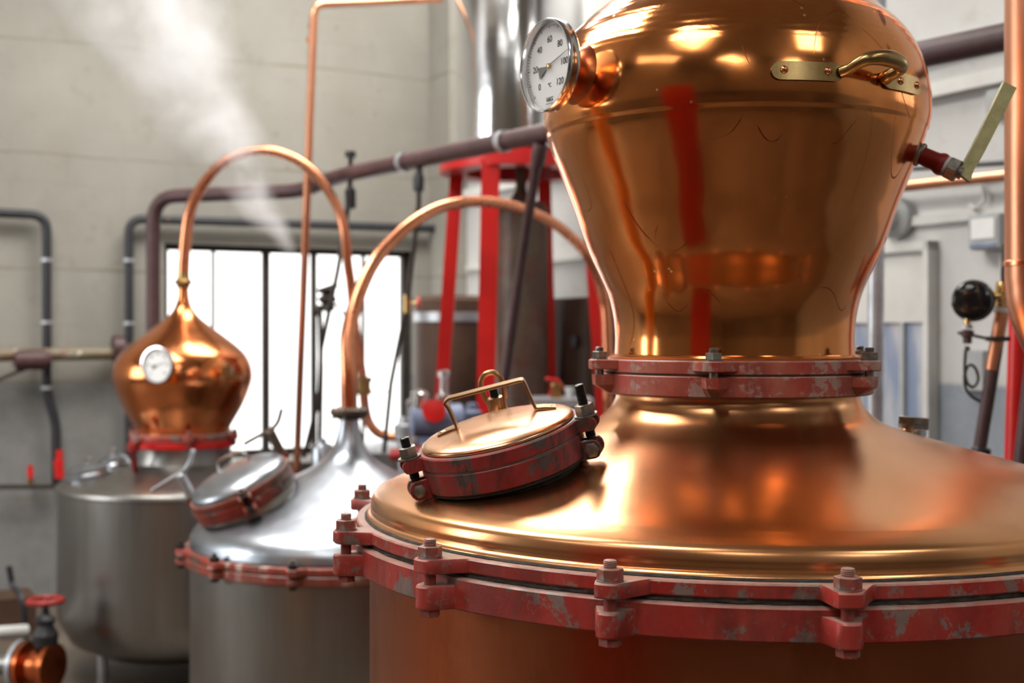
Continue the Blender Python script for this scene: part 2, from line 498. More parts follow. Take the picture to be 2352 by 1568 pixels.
def slab(bm, p, q, z0, z1, t, n):
    """wall slab from p to q (2-D), thickness t on the outside (-n)"""
    o = Vector((-n.x * t, -n.y * t, 0))
    vs = []
    for z in (z0, z1):
        for v in (Vector((p.x, p.y, z)), Vector((q.x, q.y, z)), Vector((q.x, q.y, z)) + o, Vector((p.x, p.y, z)) + o):
            vs.append(bm.verts.new(v))
    for f in ((3, 2, 1, 0), (4, 5, 6, 7), (0, 1, 5, 4), (1, 2, 6, 5), (2, 3, 7, 6), (3, 0, 4, 7)):
        bm.faces.new([vs[i] for i in f])

# window opening in the window wall
wl = w1(378, 558); wr = w1(955, 575)
def a_of(p): return -(Vector((p.x, p.y)) - C0).dot(A)
aL, aR = a_of(wl), a_of(wr)
WZ1, WZ0 = CZ + .62, CZ - .86
bm = bmn()
slab(bm, rp(0, 0), rp(aR, 0), 0, ROOF_Z, .3, N1)
slab(bm, rp(aL, 0), rp(LA, 0), 0, ROOF_Z, .3, N1)
slab(bm, rp(aR, 0), rp(aL, 0), WZ1, ROOF_Z, .3, N1)
slab(bm, rp(aR, 0), rp(aL, 0), 0, WZ0, .3, N1)
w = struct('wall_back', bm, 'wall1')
bm = bmn(); slab(bm, rp(0, 0), rp(0, LB), 0, ROOF_Z, .25, N2); struct('wall_right', bm, 'wall2')
bm = bmn(); slab(bm, rp(LA, LB), rp(LA, 0), 0, ROOF_Z, .25, -N2); struct('wall_left', bm, 'wall_dark')
bm = bmn(); slab(bm, rp(0, LB), rp(LA, LB), 0, ROOF_Z, .25, -N1); struct('wall_front', bm, 'wall_dark')
bm = bmn()
q = [rp(-.3, -.3), rp(LA + .3, -.3), rp(LA + .3, LB + .3), rp(-.3, LB + .3)]
loft(bm, [[Vector((p.x, p.y, -.15)) for p in q], [Vector((p.x, p.y, 0)) for p in q]])
struct('floor', bm, 'floor')
bm = bmn()
loft(bm, [[Vector((p.x, p.y, ROOF_Z)) for p in q], [Vector((p.x, p.y, ROOF_Z + .12)) for p in q]])
struct('ceiling', bm, 'roof')
for i, (x, y, L, Wd, s) in enumerate(ROOFLIGHTS):
    bm = bmn(); box(bm, (x, y, ROOF_Z - .02), (Wd, L, .03), ROOM.to_3x3())
    c = (1.0, .97, .92)
    o = struct('window_%d' % (i + 2), bm, emit('daylit roof light %d' % i, c, s))
    bm = bmn()
    for sx in (-1, 1):
        box(bm, Vector((x, y, ROOF_Z - .03)) + ROOM.to_3x3() @ Vector((sx * (Wd / 2 + .03), 0, 0)), (.06, L + .12, .07), ROOM.to_3x3())
        box(bm, Vector((x, y, ROOF_Z - .03)) + ROOM.to_3x3() @ Vector((0, sx * (L / 2 + .03), 0)), (Wd, .06, .07), ROOM.to_3x3())
    obj('window_frame', bm, 'white_paint', o)
for i, (wn, d0, d1, z0, z1, s) in enumerate(UNSEEN_PANES):
    if wn == 'left': p0, p1, nn = rp(LA - .02, d0), rp(LA - .02, d1), A
    elif wn == 'right': p0, p1, nn = rp(.02, d0), rp(.02, d1), -A
    else: p0, p1, nn = rp(d0, LB - .02), rp(d1, LB - .02), -B
    bm = bmn(); slab(bm, p0, p1, z0, z1, .03, nn)
    o = struct('window_%d' % (i + 2 + len(ROOFLIGHTS)), bm, emit('unseen glowing pane %d' % i, (.97, .99, 1.0), s))  # the left wall's pane is an added light for the thermometer dial
    bm = bmn(); up_ = Vector((0, 0, 1)); dd = (p1 - p0).normalized(); M3 = Matrix((dd, nn.to_3d(), up_)).transposed()
    for f in (0, .333, .667, 1): box(bm, p0.lerp(p1, f) + Vector((0, 0, (z0 + z1) / 2)), (.05, .07, z1 - z0 + .1), M3)
    for z in (z0, z1): box(bm, p0.lerp(p1, .5) + Vector((0, 0, z)), ((p1 - p0).length, .07, .05), M3)
    obj('window_frame', bm, 'white_paint', o)
# the bright window: frame, bars, glass
bm = bmn()
fr = .045
def wbar(bm, a0, a1, z0, z1, b=-.12, t=.05):
    p = rp((a0 + a1) / 2, b); box(bm, (p.x, p.y, (z0 + z1) / 2), (abs(a1 - a0), t, z1 - z0), ROOM.to_3x3())
wbar(bm, aR, aR + fr * 1.6, WZ0, WZ1); wbar(bm, aL - fr, aL, WZ0, WZ1)
wbar(bm, aR, aL, WZ1 - fr, WZ1); wbar(bm, aR, aL, WZ0, WZ0 + fr)
win = struct('window_1', bm, 'rod')
for px, hw in ((500, .011), (622, .028), (733, .022), (848, .012)):
    bm = bmn(); a = a_of(w1(px, 600)); wbar(bm, a - hw, a + hw, WZ0 + fr, WZ1 - fr, -.12, .03); obj('window_bar', bm, 'rod', win)
bm = bmn(); wbar(bm, aR, aL, WZ0 + fr, WZ1 - fr, -.145, .005); obj('window_glass', bm, 'glass', win)
bm = bmn(); wbar(bm, aR - .03, aL + .03, WZ0 - .05, WZ0, -.04, .18); obj('window_sill', bm, 'white_paint', win)
pl = bpy.data.lights.new('window portal', 'AREA'); pl.shape = 'RECTANGLE'; pl.size = aL - aR; pl.size_y = WZ1 - WZ0
pl.cycles.is_portal = True
po = bpy.data.objects.new('window portal', pl); col.objects.link(po)
p = rp((aL + aR) / 2, -.25, (WZ0 + WZ1) / 2); po.location = p
po.rotation_euler = Vector((-N1.x, -N1.y, 0)).to_track_quat('Z', 'Y').to_euler()
# grey dado edge / dark brick pier at the corner
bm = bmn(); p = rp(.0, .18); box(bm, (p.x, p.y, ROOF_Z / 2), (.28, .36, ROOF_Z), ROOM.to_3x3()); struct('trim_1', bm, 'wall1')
# ledges on the right wall
def strip(name, n, py0px, h, z, dep, mat):
    pass
def wall2_strip(name, b0, b1, z0, z1, dep, mat):
    bm = bmn(); p = rp(dep / 2, (b0 + b1) / 2); box(bm, (p.x, p.y, (z0 + z1) / 2), (dep, b1 - b0, z1 - z0), ROOM.to_3x3()); return struct(name, bm, mat)
wall2_strip('trim_2', .4, 9, CZ + 1.145, CZ + 1.19, .06, 'white_paint')
wall2_strip('trim_3', .4, 9, CZ + .985, CZ + 1.045, .05, 'white_paint')
wall2_strip('trim_4', .4, 9, CZ + .46, CZ + .50, .03, 'white_paint')

# door in the right wall (glazed)
def b_of(p): return (Vector((p.x, p.y)) - C0).dot(B)
bA, bB = b_of(w2(1985, 700)) - .45, b_of(w2(2155, 700))
DZ = 2.14
def dbox(bm, b0, b1, z0, z1, a, t):
    p = rp(a, (b0 + b1) / 2); box(bm, (p.x, p.y, (z0 + z1) / 2), (t, b1 - b0, z1 - z0), ROOM.to_3x3())
bm = bmn()
dbox(bm, bA, bA + .06, 0, DZ, .03, .06); dbox(bm, bB - .03, bB, 0, DZ, .03, .06); dbox(bm, bA, bB, DZ - .04, DZ, .03, .06)
door = struct('door_1', bm, 'white_paint')
bm = bmn(); dbox(bm, bA + .06, bB - .03, 0.02, DZ - .04, .012, .02)
mm, nt, pp = new_mat('blue grey glazing'); g = NT(nt)
v = g.coord((1, 1, 1)); nz = g.noise(g.coord((4, 4, .8)), 3, 3, .5)
g.l(g.mix(g.ramp(nz, [(.4, 0.0), (.6, 1.0)]), (.26, .32, .44), (.50, .51, .55)), pp.inputs['Base Color']); pp.inputs['Roughness'].default_value = .2
obj('door_panel', bm, mm, door)
bm = bmn(); dbox(bm, bA + .06, bB - .03, DZ - .34, DZ - .04, .028, .012); obj('transom_panel', bm, 'white_paint', door)
bm = bmn()
for f in (.30, .52, .74): b = bA + .06 + (bB - bA) * f; dbox(bm, b - .012, b + .012, 0.02, DZ - .34, .03, .02)
obj('glazing_bar', bm, 'grey_box', door)

# things beyond the frame that the polished copper mirrors: a red steel stanchion and an orange one
bm = bmn(); box(bm, (-1.24, .40, 1.25), (.84, .12, 2.5), Matrix.Rotation(R(-48), 3, 'Z')); struct('trim_5', bm, 'red_dark')
bm = bmn(); lathe(bm, [(.19, 0), (.19, 2.4)], (-1.78, 2.47), 32); struct('trim_6', bm, 'orange')

# ------------------------------------------------------------------ shared bolt meshes
def bolt_mesh(mat, nr, nh, above, sr, z_head, hr, hh, name='bolt', cap_top=True):
    """nut sits on z=0, stud passes down to z_head where the hexagon head sits below"""
    bm = bmn()
    lathe(bm, [(nr * 1.02, 0), (nr * 1.02, .0022), (nr * .5, .0022)], n=32)
    prism(bm, 6, nr, .0022, nh, ch=.08, rot=R(10))
    thread(bm, sr, nh - .001, nh + above, .0026)
    lathe(bm, [(sr * .95, z_head), (sr * .95, 0.001)], n=20)
    prism(bm, 6, hr, z_head - hh, z_head, ch=.06, rot=R(25))
    return mesh_of(name, bm, mat, 30)

def lug_rf(centres, R0, Rb, Rl, w, wb, asym=0.0):
    def f(a, z=0):
        best = 0.0
        for c in centres:
            d = ((a - c + PI) % (2 * PI) - PI) * Rb
            ad = abs(d + (asym if d > 0 else 0) * 0)
            side = wb * (1.35 if d > 0 else .75)
            if ad < w: t = 1 - .10 * (ad / w) ** 4
            elif ad < side: t = .90 * (1 - (ad - w) / (side - w)) ** 1.3
            else: t = 0
            best = max(best, t)
        return best * (Rl - R0)
    return f

def polar_ring(bm, rin, R0, rf, z0, z1, c=(0, 0), ch=.002, n=720, wob=0.0):
    def rad(off, edge=0):
        return off
    loops = []
    for rr, z, outer, d in ((rin, z0, 0, 0), (R0, z0, 1, -ch), (R0, z0 + ch, 1, 0), (R0, z1 - ch, 1, 0), (R0, z1, 1, -ch), (rin, z1, 0, 0)):
        lp = []
        for i in range(n):
            a = 2 * PI * i / n
            r = rr + ((rf(a) if rf else 0) + d if outer else 0)
            if wob and outer: r += wob * noise.noise(Vector((math.cos(a) * 30, math.sin(a) * 30, z * 200)))
            lp.append(Vector((c[0] + r * math.cos(a), c[1] + r * math.sin(a), z)))
        loops.append(lp)
    vs = loft(bm, loops, True, False)
    a, b = vs[-1], vs[0]
    for i in range(n):
        j = (i + 1) % n; bm.faces.new((a[i], a[j], b[j], b[i]))

def lug_block(bm, c, ang, r0, r1, w, wb, z0, z1, ch=.003):
    """a lug from radius r0 (half width wb) to r1 (half width w), rounded nose"""
    M = Matrix.Translation((c[0], c[1], 0)) @ Matrix.Rotation(ang, 4, 'Z')
    out = [(r0, -wb), (r1 - w * .9, -w)] + [(r1 - w * .9 + w * .9 * math.sin(t), -w * math.cos(t)) for t in (R(30), R(60), R(90), R(120), R(150))] + [(r1 - w * .9, w), (r0, wb)]
    def lp(s, z): return [M @ Vector((r0 + (x - r0) * s, y * s, z)) for x, y in out]
    loft(bm, [lp(.95, z0), lp(1, z0 + ch), lp(1, z1 - ch), lp(.95, z1)])

# ------------------------------------------------------------------ BIG COPPER STILL
BX, BY = .44, 2.48
bc = (BX, BY)
H = lambda h: CZ + h
big = thing('pot_still', 'large copper pot still with big onion head in the right foreground, bolted red flanges', 'still', (BX, BY, 0))
# boiler body
bm = bmn()
lathe(bm, [(.60, .10), (.66, .12), (.70, .18), (.7150, .28), (.7150, H(-.426))], bc, 192)
obj('boiler_body', bm, 'copper_body', big)
for k in range(4):
    a = R(45 + 90 * k); x, y = BX + .6 * math.cos(a), BY + .6 * math.sin(a)
    bm = bmn(); lathe(bm, [(.06, 0), (.06, .01), (.035, .012), (.035, .16)], (x, y), 24); obj('leg', bm, 'rust', big)
# lower flange with lugs
BANG = [R(-89 - 24 * k) for k in range(4)] + [R(-193)] + [R(-89 + 24 * k) for k in range(1, 11)]
bm = bmn()
polar_ring(bm, .712, .7515, None, H(-.425), H(-.3752), bc, .003, 720, .0006)
for a in BANG: lug_block(bm, bc, a, .745, .798, .019, .033, H(-.4235), H(-.3865))
lf = obj('lower_flange', bm, 'red_flange', big)
lf['label'] = 'lower red flange ring with bolt lugs'
bm = bmn()
polar_ring(bm, .700, .7400, lug_rf(BANG, .740, .775, .797, .019, .038), H(-.3675), H(-.3455), bc, .0025, 1440, .0006)
uf = obj('upper_flange', bm, 'red_flange', big)
uf['label'] = 'upper red flange ring, dusty on top'
bm = bmn()
def gr(a, z): return .0035 * noise.noise(Vector((math.cos(a) * 28, math.sin(a) * 28, z * 300))) + .002 * noise.noise(Vector((math.cos(a) * 90, math.sin(a) * 90, z * 600)))
lathe(bm, [(.70, H(-.3755)), (.7360, H(-.3755)), (.7375, H(-.3735)), (.7365, H(-.370)), (.7360, H(-.3672)), (.70, H(-.3672))], bc, 720, closed=True, rf=lambda a, z: gr(a, z) if z else 0)
obj('gasket', bm, 'grime', big, 60)
me = bolt_mesh('bolt', .0190, .0185, .0115, .0098, -.0790, .0165, .011)
for i, a in enumerate(BANG):
    inst('bolt', me, (BX + .775 * math.cos(a), BY + .775 * math.sin(a), H(-.3455)), a + i * .7, big)
# dome
prof = [(.705, H(-.3445)), (.716, H(-.3452)), (.7205, H(-.3415)), (.7190, H(-.3370)), (.7135, H(-.3345))]
prof += spl([(.7125, H(-.330)), (.7125, H(-.318)), (.7070, H(-.3035)), (.690, H(-.2935)), (.665, H(-.2830))], 6)
prof += [(.62, H(-.2700)), (.55, H(-.2510)), (.47, H(-.2285)), (.40, H(-.2095))]
prof += spl([(.345, H(-.1945)), (.300, H(-.1800)), (.268, H(-.1640)), (.247, H(-.1440)), (.237, H(-.1260)), (.2345, H(-.1130))], 6)
bm = bmn(); lathe(bm, prof, bc, 256, cap=False); obj('dome', bm, 'copper_dome', big, 50)
bm = bmn()
def drt(a, z): return .0015 * noise.noise(Vector((math.cos(a) * 60, math.sin(a) * 60, z * 500)))
lathe(bm, [(.70, H(-.3448)), (.7245, H(-.3446)), (.7215, H(-.3415)), (.70, H(-.3415))], bc, 720, closed=True, rf=drt)
obj('dirt_seam', bm, 'grime', big, 60)
# collar between dome and head
CANG = [R(x) for x in (-166, -108, -42, 18, 78, 138)]
bm = bmn(); polar_ring(bm, .222, .2605, None, H(-.1145), H(-.0745), bc, .003, 360)
for a in CANG:
    M = Matrix.Translation((BX, BY, 0)) @ Matrix.Rotation(a, 4, 'Z')
    def L(w, r1, z): return [M @ Vector((.245, -w, z)), M @ Vector((r1, -w * .35, z)), M @ Vector((r1, w * .35, z)), M @ Vector((.245, w, z))]
    loft(bm, [L(.022, .263, H(-.112)), L(.030, .292, H(-.096)), L(.032, .293, H(-.077))])
o = obj('collar_lower_flange', bm, 'red_collar', big, 25)
bm = bmn(); polar_ring(bm, .222, .2600, None, H(-.0735), H(-.0475), bc, .0025, 360)
for a in CANG: lug_block(bm, bc, a, .245, .302, .020, .050, H(-.0670), H(-.0478), .002)
obj('collar_upper_flange', bm, 'red_collar', big, 25)
me = bolt_mesh('bolt_grey', .0160, .0150, .0085, .0085, -.040, .012, .004)
for i, a in enumerate(CANG):
    inst('collar_bolt', me, (BX + .281 * math.cos(a), BY + .281 * math.sin(a), H(-.0478)), a + i, big)
bm = bmn(); lathe(bm, [(.20, H(-.0740)), (.2595, H(-.0740)), (.2595, H(-.0730)), (.20, H(-.0730))], bc, 128, closed=True); obj('collar_gasket', bm, 'grime', big)
# head
hc = (BX - .006, BY)
hp = [(.2330, H(-.0475)), (.2420, H(-.0470)), (.2440, H(-.0435)), (.2420, H(-.0400)), (.2325, H(-.0385))]
hp += spl([(.2320, H(-.030)), (.2318, H(.000)), (.2350, H(.036)), (.2450, H(.0766)), (.2620, H(.116)), (.2790, H(.152)), (.2960, H(.198)), (.3120, H(.246)), (.3290, H(.290)),
           (.3470, H(.335)), (.3585, H(.366)), (.3635, H(.384))], 6)
hp += spl([(.3665, H(.388)), (.3712, H(.412)), (.3712, H(.445)), (.3660, H(.482)), (.3530, H(.5245)), (.3280, H(.569)), (.2910, H(.606)), (.2470, H(.642)), (.2000, H(.678)),
           (.1500, H(.722)), (.1080, H(.770)), (.0800, H(.825)), (.0650, H(.900)), (.0600, H(.980))], 8)
bm = bmn(); lathe(bm, hp, hc, 256, cap=False); obj('onion_head', bm, 'copper_head', big, 50)
# seam strip standing on the head
bm = bmn()
tube(bm, [Vector((hc[0], hc[1], H(.99))), Vector((hc[0], hc[1], H(1.3))), Vector((hc[0] + .12, hc[1] + .02, H(1.62))), Vector((hc[0] + .45, hc[1] + .06, H(1.85))), Vector((hc[0] + .86, hc[1] + .3, H(1.72))), Vector((hc[0] + 1.0, hc[1] + .5, H(1.3)))][:1] +
     [Vector(p) for p in spl([(hc[0], hc[1], H(1.1)), (hc[0] + .03, hc[1] + .02, H(1.45)), (hc[0] + .25, hc[1] + .12, H(1.78)), (hc[0] + .52, hc[1] + .28, H(1.80)), (hc[0] + .745, hc[1] + .395, H(1.45)), (hc[0] + .755, hc[1] + .42, H(1.20))], 8)], .057, 32)
obj('swan_neck', bm, 'copper_pipe', big)
bm = bmn(); lathe(bm, [(.05, H(.965)), (.088, H(.965)), (.088, H(.99)), (.06, H(.995))], hc, 48); obj('neck_flange', bm, 'bronze', big)

def head_pt(ang, r, h): return Vector((hc[0] + r * math.cos(ang), hc[1] + r * math.sin(ang), H(h)))
# brass handle on the head
def plate(a0, a1, h, name='handle_plate'):
    bm = bmn(); n = 14; lp = []
    outl = []
    hw = .0155
    for i in range(n + 1):
        t = i / n; outl.append(t)
    top, bot = [], []
    loops = []
    for layer in (.0, .0045):
        ring = []
        pts = []
        for i in range(25):
            t = .5 - .5 * math.cos(PI * i / 24)
            e = min(1, t * 6.5, (1 - t) * 6.5)
            wv = hw * max(.12, (1 - (1 - e) ** 2.6) ** .5)
            pts.append((a0 + (a1 - a0) * t, wv))
        for a, wv in pts: ring.append(head_pt(a, .3735 + layer, h - wv) if layer or True else None)
        for a, wv in reversed(pts): ring.append(head_pt(a, .3725 + layer, h + wv))
        loops.append(ring)
    vs = [[bm.verts.new(p) for p in lp] for lp in loops]
    m = len(loops[0])
    for i in range(m):
        j = (i + 1) % m; bm.faces.new((vs[0][i], vs[0][j], vs[1][j], vs[1][i]))
    for L_ in vs:
        for i in range(24):
            bm.faces.new((L_[i], L_[i + 1], L_[m - 2 - i], L_[m - 1 - i]))
    return bm
hb = bmn()
cur = [(R(-71.5), .378, .440, .0100), (R(-70.5), .390, .443, .0095), (R(-69.5), .404, .450, .0095), (R(-67.8), .415, .4565, .0110), (R(-65), .4190, .4600, .0130), (R(-62), .4200, .4600, .0142),
       (R(-59), .4180, .4570, .0138), (R(-56.9), .412, .4530, .0120), (R(-56.6), .402, .447, .0105), (R(-57.3), .388, .441, .0110), (R(-57.0), .377, .438, .0120)]
cs = spl(cur, 6)
tube(hb, [head_pt(a, r, h) for a, r, h, _ in cs], [q[3] for q in cs], 20)
ho = obj('head_handle', hb, 'brass', big, 60)
for a0, a1, h, riv in ((R(-90.3), R(-70.8), .4395, (-87, -75.3)), (R(-57.5), R(-39.5), .4375, (-50.5, -42))):
    obj('handle_plate', plate(a0, a1, h), 'brass', ho, 40)
    for rv in riv:
        bm = bmn(); p = head_pt(R(rv), .3775, h + .001); M = frame(p, (math.cos(R(rv)), math.sin(R(rv)), 0), (0, 0, 1))
        lathe(bm, [(.0068, 0), (.0066, .0015), (.0050, .0038), (.0022, .0052), (.0004, .0054)], n=20, M=M); obj('rivet', bm, 'rivet', ho)
# thermometer on the head, facing the window side
gn = Vector((-.857, -.515, 0)).normalized()
gc = Vector((hc[0], hc[1], H(.480))) + gn * .4350
GM = frame(gc, gn, (-gn.y * -1, gn.x * -1, 0))
# local x must point to the viewer's right when looking at the dial, y up
xr = Vector((0, 0, 1)).cross(gn)
GM = Matrix((xr, Vector((0, 0, 1)), gn)).transposed().to_4x4(); GM.translation = gc
Rg = .0830
bm = bmn()
lathe(bm, [(.020, -.022), (Rg * .93, -.022), (Rg * .985, -.017), (Rg * .985, -.006), (Rg, -.004), (Rg, .0035), (Rg * .985, .006), (Rg * .955, .006), (Rg * .945, .004), (Rg * .925, -.0085), (.001, -.0085)], n=128, M=GM)
th = obj('thermometer', bm, 'steel_bezel', big)
th['label'] = 'round dial thermometer with steel bezel, reading about 93 degrees'
bm = bmn(); lathe(bm, [(Rg * .925, -.0084), (Rg * .925, -.0076), (.0005, -.0076)], n=96, M=GM); obj('dial', bm, 'dial', th)
bm = bmn(); lathe(bm, [(Rg * .945, .0030), (Rg * .945, .0040), (.0005, .0040)], n=96, M=GM); obj('dial_glass', bm, 'glass', th)
bm = bmn()
for i in range(0, 121, 2):
    a = R(225 - i * 2.25); major = i % 10 == 0
    r1 = Rg * .89; r0 = r1 - (.0062 if major else .0040); wd = .0007 if major else .0004
    M = GM @ Matrix.Rotation(a, 4, 'Z')
    box(bm, M @ Vector(((r0 + r1) / 2, 0, -.0072)), (r1 - r0, wd * 2, .0004), M.to_3x3())
obj('scale_marks', bm, 'ink', th)
def text_bm(bm, s, size, x, y, z, M, bold=.0):
    cu = bpy.data.curves.new('t', 'FONT'); cu.body = s; cu.size = size; cu.align_x = 'CENTER'; cu.align_y = 'CENTER'
    cu.extrude = .0002; cu.offset = bold
    to = bpy.data.objects.new('t', cu); col.objects.link(to)
    dg = bpy.context.evaluated_depsgraph_get(); dg.update()
    me = bpy.data.meshes.new_from_object(to.evaluated_get(dg))
    me.transform(M @ Matrix.Translation((x, y, z)))
    bm.from_mesh(me); bpy.data.objects.remove(to); bpy.data.curves.remove(cu); bpy.data.meshes.remove(me)
for v_ in range(0, 121, 20):
    a = R(225 - v_ * 2.25); rr = Rg * .57
    bm = bmn(); text_bm(bm, str(v_), .0165, rr * math.cos(a), rr * math.sin(a), -.0072, GM, .0001); obj('numeral', bm, 'ink', th)
bm = bmn(); text_bm(bm, '\u00b0C', .0110, 0, -Rg * .42, -.0072, GM); obj('unit_mark', bm, 'ink', th)
bm = bmn(); text_bm(bm, 'WIKA', .0085, 0, -Rg * .74, -.0072, GM)
for yy in (-.68, -.81): box(bm, GM @ Vector((0, Rg * yy, -.0072)), (.024, .0006, .0004), GM.to_3x3())
obj('maker_mark', bm, 'ink', th)
bm = bmn(); a = R(225 - 93 * 2.25); M = GM @ Matrix.Rotation(a, 4, 'Z')
pts = [(-.034, -.0115), (-.008, -.0018), (0, -.0013), (Rg * .80, -.0005), (Rg * .80, .0005), (0, .0013), (-.008, .0018), (-.034, .0115)]
loft(bm, [[M @ Vector((x, y, -.0052)) for x, y in pts], [M @ Vector((x, y, -.0047)) for x, y in pts]])
nd = obj('needle', bm, 'needle_grey', th)
bm = bmn(); lathe(bm, [(.0050, -.009), (.0050, -.003), (.0030, -.002), (.0006, -.002)], n=20, M=GM); obj('needle_hub', bm, 'brass_bright', th)
bm = bmn(); prism(bm, 6, .0150, -.044, -.024, GM, .08); lathe(bm, [(.0095, -.07), (.0095, -.020)], n=20, M=GM); obj('stem_nut', bm, 'brass_bright', th)
# copper socket carrying the thermometer
bm = bmn()
sm = frame(Vector((hc[0], hc[1], H(.465))) + gn * .335, gn + Vector((0, 0, .05)), (0, 0, 1))
lathe(bm, spl([(.064, -.01), (.061, .012), (.056, .026), (.046, .040), (.032, .050), (.018, .056), (.001, .058)], 5), n=64, M=sm, rf=None)
obj('gauge_socket', bm, 'copper_socket', big, 60)

# valve with olive lever at the right side of the head
vp = at(2104, 351, 2.36)
vd = (at(2196, 392, 2.33) - vp).normalized()
VM = frame(vp, vd, (0, 1, 0))
bm = bmn()
lathe(bm, [(.013, -.03), (.013, .004), (.0180, .004), (.0205, .006), (.0205, .010), (.0165, .012), (.0175, .040), (.0205, .046), (.0215, .052), (.0195, .058), (.0150, .060)], n=40, M=VM)
va = obj('drain_valve', bm, 'red_dark', big)
bm = bmn(); lathe(bm, [(.0205, .004), (.0225, .006), (.0225, .010), (.0205, .012)], n=40, M=VM, closed=True); obj('lock_ring', bm, 'bolt_grey', va)
bm = bmn(); lathe(bm, [(.012, .055), (.0190, .056), (.0192, .064), (.012, .066)], n=32, M=VM); obj('thread_tape', bm, 'ptfe', va)
bm = bmn(); prism(bm, 6, .0230, .064, .084, VM, .1, .3); lathe(bm, [(.012, .08), (.012, .092)], n=20, M=VM); obj('valve_nut', bm, 'bolt_grey', va)
bm = bmn()
vc = vp + vd * .090
pts = [at(2208, 405, 2.325), at(2222, 385, 2.325), at(2252, 330, 2.325), at(2318, 196, 2.325)]
lv = spl([tuple(p) for p in pts], 8)
loops = []
n_ = len(lv)
for i, p in enumerate(lv):
    p = Vector(p); t = i / (n_ - 1)
    tn = (Vector(lv[min(i + 1, n_ - 1)]) - Vector(lv[max(i - 1, 0)])).normalized()
    sd = tn.cross(Vector((0, 1, 0))).normalized()
    hw = .0185 - .0085 * min(1, t * 3.0) + .0030 * t; ht = .0065
    loops.append([p + sd * hw + Vector((0, -ht, 0)), p - sd * hw + Vector((0, -ht, 0)), p - sd * hw + Vector((0, ht, 0)), p + sd * hw + Vector((0, ht, 0))])
loft(bm, loops); obj('lever', bm, 'olive_lever', va, 25)

# hexagon plug at the back right of the dome
bm = bmn(); hpP = at(2095, 1000, 2.60); 
da = math.atan2(hpP.y - BY, hpP.x - BX); rr = math.hypot(hpP.x - BX, hpP.y - BY)
base = Vector((hpP.x, hpP.y, H(-.101 - .272 * rr) - .01))
PM = frame(base, (.272 * math.cos(da) * .35, .272 * math.sin(da) * .35, 1), (1, 0, 0))
lathe(bm, [(.027, 0), (.027, .022), (.025, .024), (.029, .026), (.029, .034)], n=40, M=PM)
pg = obj('filling_boss', bm, 'steel_bezel', big)
bm = bmn(); prism(bm, 6, .034, .034, .050, PM, .06, .2); lathe(bm, [(.030, .026), (.030, .0345)], n=32, M=PM); obj('hexagon_plug', bm, 'bolt_grey', pg)

# ------------------------------------------------------------------ manhole hatch of the copper still
def swing_bolt(HM, ang, rb, parent, top, washer=True, nutmat='bolt_grey', studmat='bolt_black', mat='red_hatch', s=1.0, z_top=.026, style='nut'):
    """eye bolt pivoted in lugs of the lower hatch ring and closed over the upper one; local z=0 is the seam"""
    M = HM @ Matrix.Rotation(ang, 4, 'Z') @ Matrix.Translation((rb, 0, 0))
    bm = bmn()
    thread(bm, .0088 * s, -.01, top, .0024, M, 20)
    lathe(bm, [(.0075 * s, -.034), (.0075 * s, -.01)], n=16, M=M)
    E = M @ Matrix.Translation((0, 0, -.030)) @ Matrix.Rotation(R(90), 4, 'X')
    lathe(bm, [(.0150 * s, -.006), (.0160 * s, -.004), (.0160 * s, .004), (.0150 * s, .006)], n=28, M=E)
    b = obj('swing_bolt', bm, studmat, parent)
    # pivot pin with hexagon head, seen from the side
    bm = bmn()
    P = M @ Matrix.Translation((0, 0, -.030)) @ Matrix.Rotation(R(90), 4, 'X')
    lathe(bm, [(.006, -.020 * s), (.006, .020 * s)], n=16, M=P)
    prism(bm, 6, .0135 * s, .0155 * s, .0225 * s, P, .1); prism(bm, 6, .0120 * s, -.0225 * s, -.0155 * s, P, .1)
    obj('pivot_pin', bm, nutmat, b)
    if style == 'nut':
        bm = bmn(); prism(bm, 6, .0165 * s, z_top + .003, z_top + .021, M, .09, .4); obj('nut', bm, nutmat, b)
    if washer:
        bm = bmn(); lathe(bm, [(.009, z_top), (.0200 * s, z_top), (.0200 * s, z_top + .003), (.009, z_top + .003)], n=32, M=M, closed=True); obj('washer', bm, nutmat, b)
    return b

def lugs(bm, HM, ang, r0, r1, z0, z1, gap, th, s=1.0, round_=True):
    """a pair of cheeks either side of a swing bolt"""
    M = HM @ Matrix.Rotation(ang, 4, 'Z')
    for sgn in (-1, 1):
        y0, y1 = sgn * gap, sgn * (gap + th)
        zc = (z0 + z1) / 2; hh = (z1 - z0) / 2
        prof = [(r0, z0), (r1 - hh * .8, z0)] + [(r1 - hh * .8 + hh * .8 * math.cos(t), zc + hh * math.sin(t)) for t in (R(-60), R(-30), 0, R(30), R(60))] + [(r1 - hh * .8, z1), (r0, z1)]
        loft(bm, [[M @ Vector((x, y0, z)) for x, z in prof], [M @ Vector((x, y1, z)) for x, z in prof]])

hn = Vector((-math.tan(R(14.0)), -.150, 1)).normalized()
hP = at(1152, 1024, 2.20)
HM = frame(hP, hn, (1, 0, 0))
RH = .1440
SW = (R(-14), R(194), R(90))
bm = bmn()
lathe(bm, [(.105, -.0400), (RH - .002, -.0400), (RH, -.0380), (RH, -.0030), (RH - .002, -.0010), (.105, -.0010)], n=128, M=HM, closed=True)
for a in SW: lugs(bm, HM, a, RH - .012, .176, -.046, -.014, .0095, .009)
obj('hatch_lower_ring', bm, 'red_hatch', big, 30)
bm = bmn()
lathe(bm, [(.100, .0010), (RH - .001, .0010), (RH + .0005, .0030), (RH + .0005, .0235), (RH - .002, .0260), (.100, .0260)], n=128, M=HM, closed=True)
for a in SW: lugs(bm, HM, a, RH - .010, .178, .0030, .0250, .0095, .010)
obj('hatch_upper_ring', bm, 'red_hatch', big, 30)
